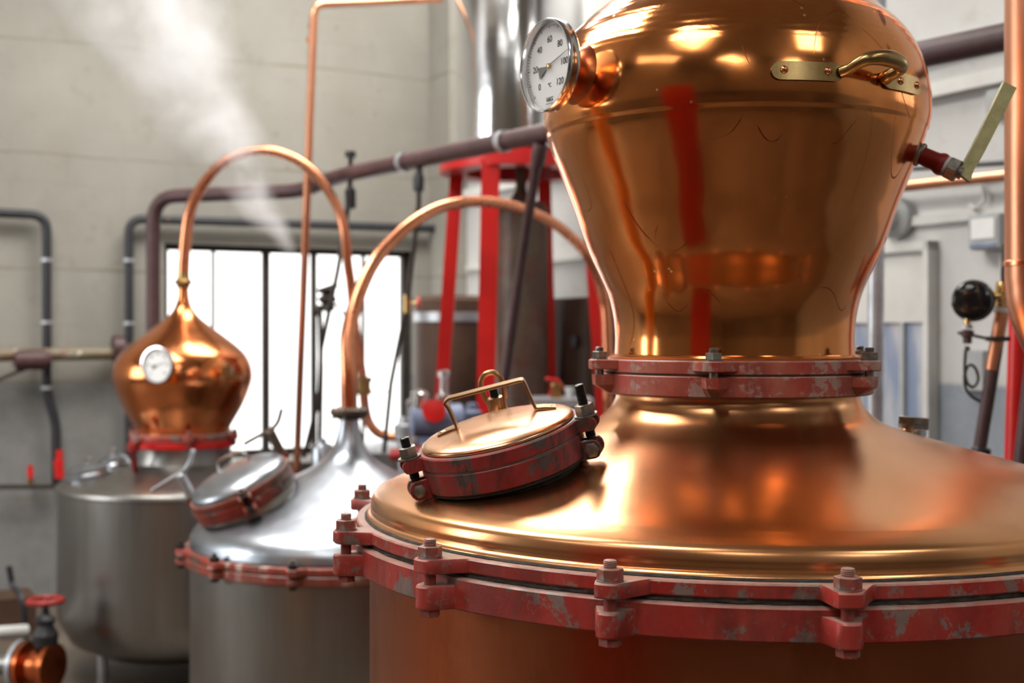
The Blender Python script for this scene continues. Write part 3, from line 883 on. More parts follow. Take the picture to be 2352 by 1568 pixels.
bm = bmn(); lathe(bm, [(.10, -.0014), (RH - .0035, -.0014), (RH - .0035, .0014), (.10, .0014)], n=128, M=HM, closed=True); obj('hatch_gasket', bm, 'galv', big)
bm = bmn()   # neck of the hatch down to the dome
lathe(bm, [(.134, -.075), (.128, -.055), (.124, -.038), (.110, -.030)], n=96, M=HM, cap=False)
lathe(bm, [(.1395, -.0455), (.1395, -.0390), (.11, -.0390), (.11, -.0455)], n=96, M=HM, closed=True)
obj('hatch_neck', bm, 'grime', big)
bm = bmn()
lathe(bm, [(.128, .0255), (.1345, .0262), (.1360, .0290), (.1350, .0325), (.1300, .0355), (.120, .0385), (.105, .0420), (.08, .0460), (.05, .0485), (.02, .0495), (.0005, .0496)], n=128, M=HM, cap=False)
lid = obj('hatch_lid', bm, 'copper_lid', big, 60)
# handle of the lid: one bent flat bar
def hl(x, y, z): return HM @ Vector((x, y, z))
hy = .012
path = [(-.104, .0425), (-.084, .0470), (-.0715, .0485), (-.0685, .0520), (-.0740, .0860), (-.0775, .0965), (-.0700, .1020), (.0560, .1040), (.0615, .1030), (.0650, .0980), (.0720, .0560), (.0760, .0500), (.088, .0478), (.108, .0425)]
pts = [hl(x, hy, z) for x, z in [tuple(q) for q in spl(path[:7], 4)[:-1]] + [tuple(q) for q in spl(path[6:8], 2)[:-1]] + [tuple(q) for q in spl(path[7:], 4)]]
bm = bmn(); tube(bm, pts, .01, 16, squash=(.0140, .0024), up=(HM.to_3x3() @ Vector((0, 0, 1))))
hd = obj('lid_handle', bm, 'bronze', lid, 40)
for x in (-.094, .097):
    bm = bmn(); lathe(bm, [(.0060, 0), (.0056, .0016), (.003, .0028), (.0004, .003)], n=20, M=HM @ Matrix.Translation((x, hy, .0462))); obj('rivet', bm, 'bronze', hd)
swing_bolt(HM, SW[0], .160, big, .082)
swing_bolt(HM, SW[1], .160, big, .064)
b = swing_bolt(HM, SW[2], .160, big, .074, style='eye')
M = HM @ Matrix.Rotation(SW[2], 4, 'Z') @ Matrix.Translation((.160, 0, 0))
bm = bmn(); lathe(bm, [(.012, .029), (.0175, .031), (.0185, .050), (.0170, .056), (.0098, .058)], n=32, M=M)
lp = [(-.0165, 0, .050), (-.020, 0, .070), (-.0185, 0, .090), (-.008, 0, .102), (.008, 0, .102), (.0185, 0, .090), (.020, 0, .070), (.0165, 0, .050)]
T2 = M @ Matrix.Rotation(R(-90), 4, 'Z')
tube(bm, [T2 @ Vector(q) for q in spl(lp, 5)], .0050, 14)
obj('eye_nut', bm, 'bronze', b)

# ------------------------------------------------------------------ STAINLESS STILL (middle)
MY = 5.0; MX = (802 - 1176) / F * MY
mc = (MX, MY)
mid = thing('pot_still', 'stainless steel pot still with bright domed top and copper swan neck, in the middle', 'still', (MX, MY, 0))
bm = bmn(); lathe(bm, [(.50, .12), (.58, .14), (.612, .22), (.612, H(-.876))], mc, 128); obj('boiler_body', bm, 'steel_body', mid)
for k in range(4):
    a = R(45 + 90 * k); bm = bmn(); lathe(bm, [(.05, 0), (.05, .01), (.03, .012), (.03, .16)], (MX + .52 * math.cos(a), MY + .52 * math.sin(a)), 20); obj('leg', bm, 'rust', mid)
MA = [R(-100 + 30 * k) for k in range(12)]
bm = bmn(); polar_ring(bm, .60, .634, None, H(-.876), H(-.842), mc, .004, 360)
for a in MA: lug_block(bm, mc, a, .62, .668, .02, .035, H(-.872), H(-.850))
obj('lower_flange', bm, 'red_rust', mid)
bm = bmn(); polar_ring(bm, .59, .632, lug_rf(MA, .632, .65, .668, .02, .035), H(-.838), H(-.812), mc, .004, 720); obj('upper_flange', bm, 'red_peel', mid)
bm = bmn(); lathe(bm, [(.59, H(-.843)), (.630, H(-.843)), (.630, H(-.837)), (.59, H(-.837))], mc, 96, closed=True); obj('gasket', bm, 'grime', mid)
me = bolt_mesh('bolt_black', .018, .018, .012, .009, -.062, .016, .01)
for a in MA: inst('bolt', me, (MX + .648 * math.cos(a), MY + .648 * math.sin(a), H(-.812)), a, mid)
prof = [(.60, H(-.810)), (.6160, H(-.808))] + spl([(.615, H(-.800)), (.607, H(-.770)), (.585, H(-.738)), (.54, H(-.706)), (.46, H(-.668)), (.36, H(-.625)), (.27, H(-.585)), (.19, H(-.548)), (.125, H(-.512)), (.085, H(-.478)),
         (.062, H(-.44)), (.048, H(-.40)), (.040, H(-.36)), (.037, H(-.325))], 6)
bm = bmn(); lathe(bm, prof, mc, 160, cap=False); obj('dome', bm, 'steel_dome', mid, 60)
bm = bmn(); lathe(bm, [(.035, H(-.338)), (.050, H(-.336)), (.074, H(-.318)), (.076, H(-.312)), (.076, H(-.300)), (.060, H(-.296)), (.045, H(-.290)), (.03, H(-.290))], mc, 48); obj('neck_flange', bm, 'rust', mid)
me = bolt_mesh('bolt_grey', .009, .008, .006, .005, -.03, .008, .006)
for k in range(6): a = R(20 + 60 * k); inst('neck_bolt', me, (MX + .064 * math.cos(a), MY + .064 * math.sin(a), H(-.300)), a, mid)
cp = [(797, 940, 5.0), (796, 860, 5.0), (798, 790, 5.02), (807, 732, 5.05), (827, 667, 5.1), (857, 605, 5.15), (897, 556, 5.22), (948, 511, 5.3), (1000, 480, 5.4), (1052, 466, 5.5), (1101, 462, 5.6), (1166, 470, 5.72), (1224, 489, 5.85), (1281, 519, 5.97), (1339, 572, 6.1), (1369, 625, 6.16), (1386, 683, 6.2), (1393, 740, 6.2), (1396, 850, 6.2), (1396, 1000, 6.2)]
cp = [tuple(at(*q)) + (.0335 - .0085 * min(1, i / 8),) for i, q in enumerate(cp)]
cp[0] = (MX, MY, H(-.295), .0335); cp[1] = (MX - .002, MY, cp[1][2], .0335)
cs = spl(cp, 5)
bm = bmn(); tube(bm, [q[:3] for q in cs], [q[3] for q in cs], 24); obj('swan_neck', bm, 'copper_pipe', mid, 60)
# its hatch
hn2 = Vector((-math.tan(R(23)), -.26, 1)).normalized()
HM2 = frame(at(556, 1120, 4.80), hn2, (1, 0, 0))
bm = bmn(); lathe(bm, [(.20, -.13), (.185, -.07), (.178, -.03), (.15, -.03)], n=64, M=HM2, cap=False); obj('hatch_neck', bm, 'steel_body', mid)
SW2 = (R(-72), R(48), R(168))
bm = bmn(); lathe(bm, [(.15, -.048), (.196, -.048), (.198, -.045), (.198, -.004), (.196, -.002), (.15, -.002)], n=96, M=HM2, closed=True)
for a in SW2: lugs(bm, HM2, a, .185, .235, -.05, -.012, .012, .012)
obj('hatch_lower_ring', bm, 'red_peel', mid)
bm = bmn(); lathe(bm, [(.15, .002), (.196, .002), (.198, .004), (.198, .026), (.196, .028), (.15, .028)], n=96, M=HM2, closed=True)
for a in SW2: lugs(bm, HM2, a, .185, .235, .002, .028, .012, .012)
obj('hatch_upper_ring', bm, 'red_rust', mid)
bm = bmn(); lathe(bm, [(.18, .028), (.188, .030), (.187, .040), (.178, .052), (.15, .066), (.11, .076), (.06, .082), (.02, .084), (.0005, .084)], n=96, M=HM2, cap=False); lid2 = obj('hatch_lid', bm, 'steel_dome', mid, 60)
bm = bmn(); tube(bm, [HM2 @ Vector(q) for q in spl([(-.06, .02, .078), (-.055, .02, .115), (-.03, .02, .130), (.04, .02, .130), (.065, .02, .115), (.07, .02, .078)], 4)], .006, 10, squash=(.011, .003), up=HM2.to_3x3() @ Vector((0, 0, 1))); obj('lid_handle', bm, 'steel_bezel', lid2)
for k, a in enumerate(SW2):
    b = swing_bolt(HM2, a, .216, mid, .075 if k == 1 else .055, s=1.1, nutmat='rust', mat='red_peel', style='nut' if k == 0 else 'wing')
    M = HM2 @ Matrix.Rotation(a, 4, 'Z') @ Matrix.Translation((.216, 0, 0))
    if k:
        bm = bmn(); lathe(bm, [(.012, .03), (.020, .032), (.018, .125), (.013, .130)], n=20, M=M)
        T2 = M @ Matrix.Rotation(-a + R(8 if k == 2 else -10), 4, 'Z')
        tube(bm, [T2 @ Vector(q) for q in spl([(-.125, 0, .112), (-.05, 0, .124), (0, 0, .130), (.045, 0, .150), (.085, 0, .195)], 4)], .0085, 12)
        obj('wing_nut', bm, 'galv' if k == 2 else 'rust', b)

# ------------------------------------------------------------------ FAR STILL (left)
LY = 6.6; LX = (421 - 1176) / F * LY; lc = (LX, LY); k_ = LY / F
far = thing('pot_still', 'small copper onion head on a grey stainless boiler at left, swan neck arching over', 'still', (LX, LY, 0))
bm = bmn()
lathe(bm, [(.05, .12), (.42, .13), (.56, .20), (.615, .30), (.624, .36), (.624, H(-.80)), (.632, H(-.795)), (.632, H(-.775)), (.622, H(-.765)), (.55, H(-.745)), (.42, H(-.715)), (.31, H(-.69)), (.255, H(-.665)), (.245, H(-.62)), (.245, H(-.585)), (.20, H(-.585))], lc, 128)
obj('boiler_body', bm, 'steel_body', far, 50)
for k in range(4):
    a = R(45 + 90 * k); bm = bmn(); lathe(bm, [(.04, 0), (.04, .01), (.025, .012), (.025, .2)], (LX + .45 * math.cos(a), LY + .45 * math.sin(a)), 20); obj('leg', bm, 'galv', far)
LAN = [R(-70 + 60 * k) for k in range(6)]
bm = bmn(); polar_ring(bm, .22, .272, None, H(-.585), H(-.55), lc, .004, 180); obj('collar_lower_flange', bm, 'red_clean', far)
bm = bmn(); polar_ring(bm, .22, .270, lug_rf(LAN, .27, .29, .30, .02, .04), H(-.545), H(-.512), lc, .004, 360); obj('collar_upper_flange', bm, 'red_flange_worn', far)
me = bolt_mesh('bolt', .016, .016, .01, .008, -.045, .014, .008)
for a in LAN: inst('collar_bolt', me, (LX + .284 * math.cos(a), LY + .284 * math.sin(a), H(-.512)), a, far)
prof = spl([(.236, H(-.512)), (.240, H(-.49)), (.262, H(-.45)), (.300, H(-.385)), (.334, H(-.31)), (.354, H(-.25)), (.357, H(-.205)), (.347, H(-.155)), (.322, H(-.105)), (.27, H(-.055)), (.20, H(-.002)), (.14, H(.042)), (.085, H(.087)), (.05, H(.13)), (.035, H(.17)), (.029, H(.21)), (.027, H(.245))], 6)
bm = bmn(); lathe(bm, prof, lc, 160, cap=False); obj('onion_head', bm, 'copper_small', far, 60)
bm = bmn(); lathe(bm, [(.025, H(.235)), (.034, H(.245)), (.036, H(.258)), (.050, H(.268)), (.048, H(.276)), (.035, H(.285)), (.032, H(.30)), (.031, H(.335)), (.02, H(.335))], lc, 40); obj('neck_union', bm, 'brass', far)
cp = [(423, 625, 6.6), (424, 600, 6.6), (427, 545, 6.6), (436, 487, 6.6), (463, 428, 6.6), (507, 378, 6.6), (558, 352, 6.6), (608, 345, 6.6), (655, 355, 6.6), (700, 379, 6.6), (737, 415, 6.6), (764, 455, 6.6), (783, 497, 6.6), (793, 545, 6.6), (799, 605, 6.62), (806, 655, 6.64), (815, 750, 6.68), (824, 810, 6.7), (833, 871, 6.72), (838, 930, 6.74), (848, 970, 6.75), (870, 995, 6.75), (905, 1003, 6.75), (967, 1003, 6.75), (1010, 1003, 6.75)]
cp = [tuple(at(*q)) for q in cp]; cp[0] = (LX, LY, cp[0][2]); cp[1] = (LX + .003, LY, cp[1][2])
bm = bmn(); tube(bm, spl(cp, 5), [.0325 - .007 * min(1, i / 30) for i in range(len(spl(cp, 5)))], 20); sw = obj('swan_neck', bm, 'copper_pipe', far, 60)
bm = bmn(); q0 = at(836, 885, 6.73); lathe(bm, [(.03, -.05), (.042, -.048), (.042, -.02), (.036, -.018), (.036, .02), (.045, .022), (.045, .045), (.03, .047)], n=24, M=Matrix.Translation(q0)); obj('pipe_coupling', bm, 'brass', sw)
bm = bmn(); tube(bm, [q0 + Vector((.03, -.02, -.035)), q0 + Vector((.13, -.03, -.03))], .004, 8); obj('coupling_handle', bm, 'brass', sw)
# thermometer of the far still, facing the camera
d = Vector((-.36, -1, 0)).normalized()
gp = at(361, 838, 6.22); FM = Matrix((Vector((0, 0, 1)).cross(d), Vector((0, 0, 1)), d)).transposed().to_4x4(); FM.translation = gp
bm = bmn(); lathe(bm, [(.02, -.022), (.086, -.022), (.091, -.016), (.092, .005), (.085, .006), (.083, -.008), (.001, -.008)], n=64, M=FM); ft = obj('thermometer', bm, 'steel_bezel', far)
bm = bmn(); lathe(bm, [(.083, -.0078), (.083, -.007), (.0005, -.007)], n=48, M=FM); obj('dial', bm, 'dial', ft)
bm = bmn()
for i in range(0, 121, 5):
    a = R(225 - i * 2.25); M = FM @ Matrix.Rotation(a, 4, 'Z'); box(bm, M @ Vector((.074, 0, -.0065)), (.008, .0014, .0004), M.to_3x3())
obj('scale_marks', bm, 'ink', ft)
for v_ in range(0, 121, 20):
    a = R(225 - v_ * 2.25); bm = bmn(); text_bm(bm, str(v_), .016, .056 * math.cos(a), .056 * math.sin(a), -.0065, FM); obj('numeral', bm, 'ink', ft)
bm = bmn(); M = FM @ Matrix.Rotation(R(20), 4, 'Z')
pts = [(-.034, -.0115), (-.008, -.002), (.064, -.0006), (.064, .0006), (-.008, .002), (-.034, .0115)]
loft(bm, [[M @ Vector((x, y, -.0045)) for x, y in pts], [M @ Vector((x, y, -.004)) for x, y in pts]]); obj('needle', bm, 'needle_grey', ft)
bm = bmn(); lathe(bm, [(.014, -.12), (.014, -.02)], n=16, M=FM); obj('stem', bm, 'brass', ft)
# little tap on the far head
bm = bmn(); q0 = at(522, 852, 6.30); tube(bm, [q0 + Vector((-.02, .10, 0)), q0], .016, 14); box(bm, q0, (.05, .05, .05)); tube(bm, [q0, q0 + Vector((.0, 0, .05))], .012, 12); box(bm, q0 + Vector((.03, 0, -.03)), (.09, .02, .03)); obj('side_tap', bm, 'bronze', far)
# two small lids on the far boiler
for px, py, yy, r_ in ((205, 1083, 6.45, .115), (262, 1060, 6.75, .085)):
    q0 = at(px, py, yy); zt = H(-.70) ; MM = frame(Vector((q0.x, q0.y, q0.z - .03)), (-.15, -.05, 1), (1, 0, 0))
    bm = bmn(); lathe(bm, [(r_ * .8, -.06), (r_ * .8, .0), (r_, .0), (r_, .02), (r_ * .9, .03), (r_ * .9, .045), (r_ * .6, .062), (r_ * .2, .07), (.001, .071)], n=48, M=MM); lo = obj('small_lid', bm, 'steel_dome', far)
    bm = bmn(); lathe(bm, [(.008, .06), (.008, .09), (.02, .095), (.02, .105), (.001, .11)], n=20, M=MM); obj('lid_knob', bm, 'steel_bezel', lo)
bm = bmn(); q0 = at(305, 1035, 6.3); tube(bm, [q0 + Vector((0, .05, -.12)), q0], .014, 12); lathe(bm, [(.02, -.01), (.03, 0), (.03, .03), (.01, .04)], n=20, M=Matrix.Translation(q0)); obj('vent_tap', bm, 'red_dark', far)

# ------------------------------------------------------------------ pipes
def pipe(name, pts, r, mat, label, cat='pipe', k=6, n=20, smooth=True, group=None, fit=None):
    bm = bmn()
    P = spl([tuple(p) for p in pts], k) if smooth else pts
    tube(bm, P, r, n)
    o = obj(name, bm, mat); tag(o, label, cat, group)
    return o
def bendpts(pts, r=.08, k=5):
    """polyline with rounded corners"""
    pts = [Vector(p) for p in pts]; out = [pts[0]]
    for a, b, c in zip(pts[:-2], pts[1:-1], pts[2:]):
        d1 = (a - b).normalized(); d2 = (c - b).normalized(); rr = min(r, (a - b).length * .45, (c - b).length * .45)
        p0, p1 = b + d1 * rr, b + d2 * rr
        for i in range(k + 1):
            t = i / k; out.append(p0 * (1 - t) ** 2 + b * 2 * t * (1 - t) + p1 * t * t)
    out.append(pts[-1]); return out
def clip(parent, p, ax, r, w=.03, mat='galv'):
    bm = bmn(); lathe(bm, [(r * 1.0, -w / 2), (r * 1.18, -w / 2), (r * 1.18, w / 2), (r * 1.0, w / 2)], n=28, M=frame(p, ax, (0, 1, .01) if abs(Vector(ax).normalized().y) < .9 else (1, 0, 0)), closed=True)
    return obj('pipe_clip', bm, mat, parent)

# main maroon steam pipe
z_m = CZ + .868
s0 = Vector((-1.13, 6.95, z_m - .06)); s1 = Vector((-1.02, 6.93, z_m - .055)); e1 = Vector((1.80, 3.19, z_m + .0))
left_top = at(352, 452, 7.35)
run = [at(352, 800, 7.35), left_top, Vector((-1.16, 7.05, left_top.z + .0)), Vector((-.95, 6.80, z_m - .02)), Vector((1.95, 3.0, z_m))]
mp_ = pipe('steam_main', bendpts(run, .16, 6), .0415, 'maroon', 'thick dark maroon steam pipe sloping across behind the stills', smooth=False)
def on_main(px, dz=0.0):
    a, b = run[3], run[4]; u = (px - 1176) / F
    t = (u * a.y - a.x) / ((b.x - a.x) - u * (b.y - a.y)); return a + (b - a) * t + Vector((0, 0, dz))
for px in (929, 1157): clip(mp_, on_main(px), run[4] - run[3], .0415, .035)
# branch coming down from the main by the red stand
q0 = on_main(1240); q1 = at(1158, 880, q0.y + .55)
br = pipe('branch_pipe', [q0 + Vector((0, 0, -.035)), q0.lerp(q1, .5), q1, at(1120, 1060, q1.y)], .022, 'maroon', 'dark maroon branch pipe leaning down from the steam main', smooth=False)
bm = bmn(); MM = frame(q0 + Vector((0, 0, -.06)), q0 - q1, (1, 0, 0)); lathe(bm, [(.022, -.08), (.03, -.078), (.034, -.03), (.034, .01), (.028, .02), (.02, .02)], n=24, M=MM); obj('union_joint', bm, 'maroon', br)
# rods with valves
def rod(pts, r, mat, label, name='thin_pipe', cat='pipe'):
    return pipe(name, pts, r, mat, label, cat, smooth=False, n=10)
a = [on_main(962) + Vector((0, 0, -.03)), at(962, 470, on_main(962).y), at(935, 695, 6.3), at(898, 880, 6.3), at(882, 1040, 6.3)]
r1 = rod(a, .0125, 'rod', 'thin dark pipe with a brass valve in front of the window edge')
bm = bmn(); lathe(bm, [(.012, -.09), (.026, -.085), (.028, -.02), (.018, 0), (.018, .03)], n=20, M=frame(a[0] + Vector((0, 0, -.04)), (0.02, 0, 1), (1, 0, 0))); obj('union_joint', bm, 'black_pipe', r1)
bm = bmn(); q = at(935, 698, 6.3); lathe(bm, [(.012, -.05), (.02, -.045), (.02, .045), (.012, .05)], n=16, M=Matrix.Translation(q)); tube(bm, [q, q + Vector((.055, 0, .005))], .008, 10); bv = obj('valve', bm, 'brass', r1)
bm = bmn(); lathe(bm, [(.02, -.008), (.034, -.006), (.034, .006), (.02, .008)], n=20, M=frame(q + Vector((.058, 0, .005)), (1, 0, 0), (0, 0, 1))); obj('valve_handle', bm, 'red_clean', bv)
a = [on_main(805) + Vector((0, 0, .10)), on_main(805) + Vector((0, 0, -.03)), at(797, 490, 6.7), at(776, 620, 6.7), at(738, 800, 6.7), at(735, 900, 6.7), at(698, 1050, 6.7)]
r2 = rod(a, .0135, 'rod', 'thin dark rod hanging from the steam main across the window')
bm = bmn(); lathe(bm, [(.012, -.02), (.03, -.015), (.03, .015), (.012, .02)], n=16, M=Matrix.Translation(a[0])); lathe(bm, [(.012, -.16), (.028, -.155), (.03, -.06), (.016, -.04)], n=16, M=Matrix.Translation(a[1])); obj('union_joint', bm, 'black_pipe', r2)
bm = bmn(); q = at(752, 690, 6.80)
lathe(bm, [(.02, -.06), (.045, -.05), (.03, -.02), (.05, 0), (.05, .015), (.03, .03), (.045, .06), (.02, .07)], n=18, M=Matrix.Translation(q))
tube(bm, [q + Vector((-.05, 0, .05)), q + Vector((.055, 0, .085))], .014, 10); tube(bm, [q + Vector((-.06, 0, -.05)), q + Vector((.05, 0, -.02)), q + Vector((.10, 0, -.085)), q + Vector((.14, 0, -.09))], .009, 10)
lathe(bm, [(.01, -.012), (.03, -.01), (.03, .01), (.01, .012)], n=16, M=frame(q + Vector((-.055, 0, -.055)), (1, 0, .2), (0, 0, 1)))
tag(obj('regulator_valve', bm, 'rod'), 'dark iron regulator valve silhouetted against the window between the swan necks', 'valve')
a = [at(735, 700, 6.66), at(738, 850, 6.66), at(735, 1015, 6.66)]
rod(a, .013, 'rod', 'straight dark pipe below the iron regulator valve')
# slim copper pipe rising at centre left
a = bendpts([at(1012, -2, 7.4), at(722, 10, 6.78), at(704, 475, 6.79), at(681, 1090, 7.05)], .07, 6)
a.append(a[-1] + (a[-1] - a[-2]).normalized() * (a[-1].z / abs((a[-1] - a[-2]).normalized().z)))
cpipe = pipe('copper_pipe', a, .0215, 'copper_pipe_dull', 'slim copper pipe rising in front of the window, turning right near the top', smooth=False)
for px, py in ((719, 60), (715, 92)): clip(cpipe, at(px, py, 6.85), (0, 0, 1), .022, .03, 'copper_pipe_dull')
# black wall pipes
OFF = .09
a = bendpts([w1(-60, 486, OFF), w1(107, 494, OFF), w1(107, 900, OFF), w1(128, 965, OFF), w1(129, 1116, OFF)], .10, 6)
bp = pipe('waste_pipe', a, .030, 'black_pipe', 'black plastic pipe on the wall at far left, dropping beside the grey boiler', smooth=False)
for py in (597, 740, 890): clip(bp, w1(107, py, OFF), (0, 0, 1), .030, .02)
a = bendpts([w1(296, 1150, OFF), w1(296, 502, OFF), w1(640, 513, OFF), w1(1000, 525, OFF)], .10, 6)
bp2 = pipe('waste_pipe', a, .030, 'black_pipe', 'black plastic pipe running above the window and down its left side', smooth=False)
for py in (598, 742): clip(bp2, w1(296, py, OFF), (0, 0, 1), .030, .02)
clip(bp2, w1(384, 504, OFF), A.to_3d(), .030, .02, 'rust')
# rusty lagged pipe at far left
a = [w1(-60, 816, .16), w1(276, 812, .16)]
rpp = pipe('lagged_pipe', a, .040, 'rust_pipe', 'rusty horizontal pipe with flaking lagging on the left wall', smooth=False)
bm = bmn(); q = w1(78, 826, .2); lathe(bm, [(.04, -.12), (.06, -.11), (.065, -.03), (.065, .05), (.05, .08), (.04, .1)], n=20, M=frame(q, A.to_3d(), (0, 0, 1))); obj('pipe_joint', bm, 'maroon', rpp)
bm = bmn(); q = w1(275, 800, .16); lathe(bm, [(.03, -.05), (.085, -.045), (.085, .02), (.05, .04)], n=20, M=frame(q, A.to_3d(), (0, 0, 1))); obj('end_flange', bm, 'maroon', rpp)
rod([w1(78, 838, .2), w1(30, 858, .2), w1(-50, 890, .2)], .012, 'rod', 'thin drain tube falling left from the rusty lagged pipe')
# taps low at left
a = [w1(-60, 1118, .12), w1(140, 1116, .12)]
tp = rod(a, .016, 'rod', 'small dark horizontal pipe low on the left wall with a red tap', 'tap_pipe')
bm = bmn(); q = w1(70, 1115, .12); tube(bm, [q, q + Vector((0, 0, .05))], .016, 12); vv = obj('tap_body', bm, 'brass', tp)
bm = bmn(); box(bm, q + Vector((0, 0, .085)), (.03, .02, .09)); obj('tap_handle', bm, 'red_clean', vv)
bm = bmn(); q = w1(137, 1062, .14); box(bm, q, (.035, .03, .16)); tube(bm, [q + Vector((0, 0, -.1)), q + Vector((-.01, 0, .02))], .03, 12)
vv = tag(obj('ball_valve', bm, 'red_clean'), 'red valve handle on the black pipe left of the grey boiler', 'valve')
# big gate valve bottom left
q = at(104, 1480, 5.9)
gv = thing('gate_valve', 'gate valve with a round red handwheel at the bottom left corner', 'valve', (q.x, q.y, 0))
bm = bmn(); lathe(bm, [(.03, q.z - .02), (.055, q.z), (.06, q.z + .05), (.035, q.z + .09), (.05, q.z + .12), (.02, q.z + .14), (.012, q.z + .2)], (q.x, q.y), 24); obj('bonnet', bm, 'black_pipe', gv)
bm = bmn(); M = Matrix.Translation((q.x, q.y, q.z + .205)); tube(bm, [M @ Vector((.078 * math.cos(R(t)), .078 * math.sin(R(t)), 0)) for t in range(0, 361, 15)], .013, 10)
for t in (0, 90, 180, 270): tube(bm, [M @ Vector((0, 0, -.004)), M @ Vector((.075 * math.cos(R(t + 20)), .075 * math.sin(R(t + 20)), 0))], .008, 8)
obj('handwheel', bm, 'red_dark', gv)
bm = bmn(); c_ = Vector((q.x - .03, q.y, q.z - .10)); FMx = frame(c_, (1, -.25, 0), (0, 0, 1))
lathe(bm, [(.05, -.08), (.11, -.078), (.11, -.055), (.07, -.05), (.08, .0), (.07, .05), (.11, .055), (.11, .078), (.05, .08)], n=36, M=FMx); obj('valve_body', bm, 'copper_socket', gv)
bm = bmn(); lathe(bm, [(.06, -.105), (.118, -.104), (.118, -.082), (.06, -.081)], n=36, M=FMx); obj('pipe_flange', bm, 'galv', gv)
bm = bmn(); lathe(bm, [(.05, q.z * 0), (.05, .01), (.03, .02), (.03, q.z - .1)], (q.x, q.y), 16); obj('valve_foot', bm, 'rust', gv)
pipe('steel_pipe', [FMx @ Vector((0, 0, -.107)), FMx @ Vector((0, 0, -.8))], .055, 'steel_body', 'wide grey steel pipe entering the gate valve from the left', smooth=False)
pipe('white_pipe', [at(-80, 1458, 6.1), at(62, 1448, 6.3)], .032, 'white_plastic', 'pale horizontal pipe end at the bottom left edge', smooth=False)
bm = bmn(); q = at(5, 1412, 7.4); box(bm, (q.x, q.y, q.z / 2 + .06), (.34, .3, q.z + .12), ROOM.to_3x3())
tag(obj('crate', bm, 'brown_tank'), 'dull brown box against the wall at the bottom left edge', 'box')
bm = bmn(); tube(bm, [tuple(p) for p in spl([tuple(at(20, 1300, 7.0)), tuple(at(30, 1345, 7.0)), tuple(at(50, 1375, 6.9)), tuple(at(58, 1440, 6.9)), tuple(at(60, 1500, 6.9))], 5)], .017, 10)
tag(obj('hose', bm, 'black_pipe'), 'short dark hose drooping over the brown box at bottom left', 'hose')

# small steel cap behind the middle still
q = at(741, 1070, 5.95); bm = bmn(); lathe(bm, [(.036, .7), (.036, q.z - .03), (.052, q.z - .02), (.052, q.z + .085), (.04, q.z + .105), (.018, q.z + .11), (.018, q.z + .13), (.001, q.z + .13)], (q.x, q.y), 32)
bm2 = None
tag(obj('level_pot', bm, 'steel_dome'), 'small bright steel pot standing behind the middle still beside its neck', 'pot')

# ------------------------------------------------------------------ red stand with polished column
SX, SY = .045, 7.0
zr = CZ + .915
st = thing('steel_stand', 'bright red four legged steel stand behind the swan necks', 'stand', (SX, SY, 0))
bm = bmn(); lathe(bm, [(.30, zr - .03), (.445, zr - .03), (.445, zr + .055), (.30, zr + .055)], (SX, SY), 72, closed=True); obj('ring_top', bm, 'red_clean', st)
for (ox, oy, spl_, wd) in ((-.165, -.375, 1.0, .095), (.375, -.15, 1.0, .075), (-.375, .15, 1.0, .075), (.15, .375, 1.0, .075)):
    bm = bmn()
    t0 = Vector((SX + ox * .95, SY + oy * .95, zr)); f0 = .06 if oy < -.3 else .28
    b0 = Vector((SX + ox * (1.0 + f0 * 1.6) - (0.03 if oy < -.3 else 0), SY + oy * (1.0 + f0 * .6), 0))
    d_ = (b0 - t0)
    loft(bm, [[p + Vector((sx * wd / 2, sy * wd / 2, 0)) for sx, sy in ((-1, -1), (1, -1), (1, 1), (-1, 1))] for p in (b0, t0)])
    obj('leg', bm, 'red_clean', st)
bm = bmn(); lathe(bm, [(.05, zr + .06), (.30, zr + .062), (.345, zr + .08), (.350, zr + .12), (.350, 4.10), (.33, 4.18), (.22, 4.26), (.08, 4.30), (.001, 4.30)], (SX, SY), 96)
tag(obj('condenser_column', bm, 'steel_column'), 'tall polished stainless steel column standing on the red stand', 'column')
bm = bmn(); lathe(bm, [(.13, .0), (.15, .02), (.15, 2.42), (.14, 2.47), (.06, 2.50), (.03, 2.55), (.03, zr + .04)], (SX + .005, SY + .02), 48)
tag(obj('rusty_column', bm, 'rust'), 'rusty brown iron cylinder inside the red stand', 'cylinder')
# brown tank group behind the stand
q = at(1040, 900, 8.3); bm = bmn(); lathe(bm, [(.24, 0), (.25, .02), (.25, hz(690, 8.3)), (.2, hz(680, 8.3)), (.01, hz(676, 8.3))], (q.x, q.y), 48)
tk = tag(obj('brown_tank', bm, 'brown_tank'), 'brown round tank with a pale band between the left legs of the red stand', 'tank')
bm = bmn(); z_ = hz(728, 8.3); lathe(bm, [(.25, z_ - .03), (.258, z_ - .03), (.258, z_ + .03), (.25, z_ + .03)], (q.x, q.y), 48, closed=True); obj('tank_band', bm, 'galv', tk)
bm = bmn(); dbox(bm, b_of(w2(1238, 700, .3)), b_of(w2(1350, 700, .3)), 0, 1.96, .16, .30)
cb = tag(obj('wooden_cabinet', bm, 'brown_tank'), 'brown wooden cabinet seen through the right side of the red stand', 'cabinet')
bm = bmn(); q = w2(1322, 784, .315); lathe(bm, [(.035, 0), (.035, .02), (.001, .02)], n=20, M=frame(q, (N2.x, N2.y, 0), (0, 0, 1))); obj('cabinet_knob', bm, 'black_pipe', cb)
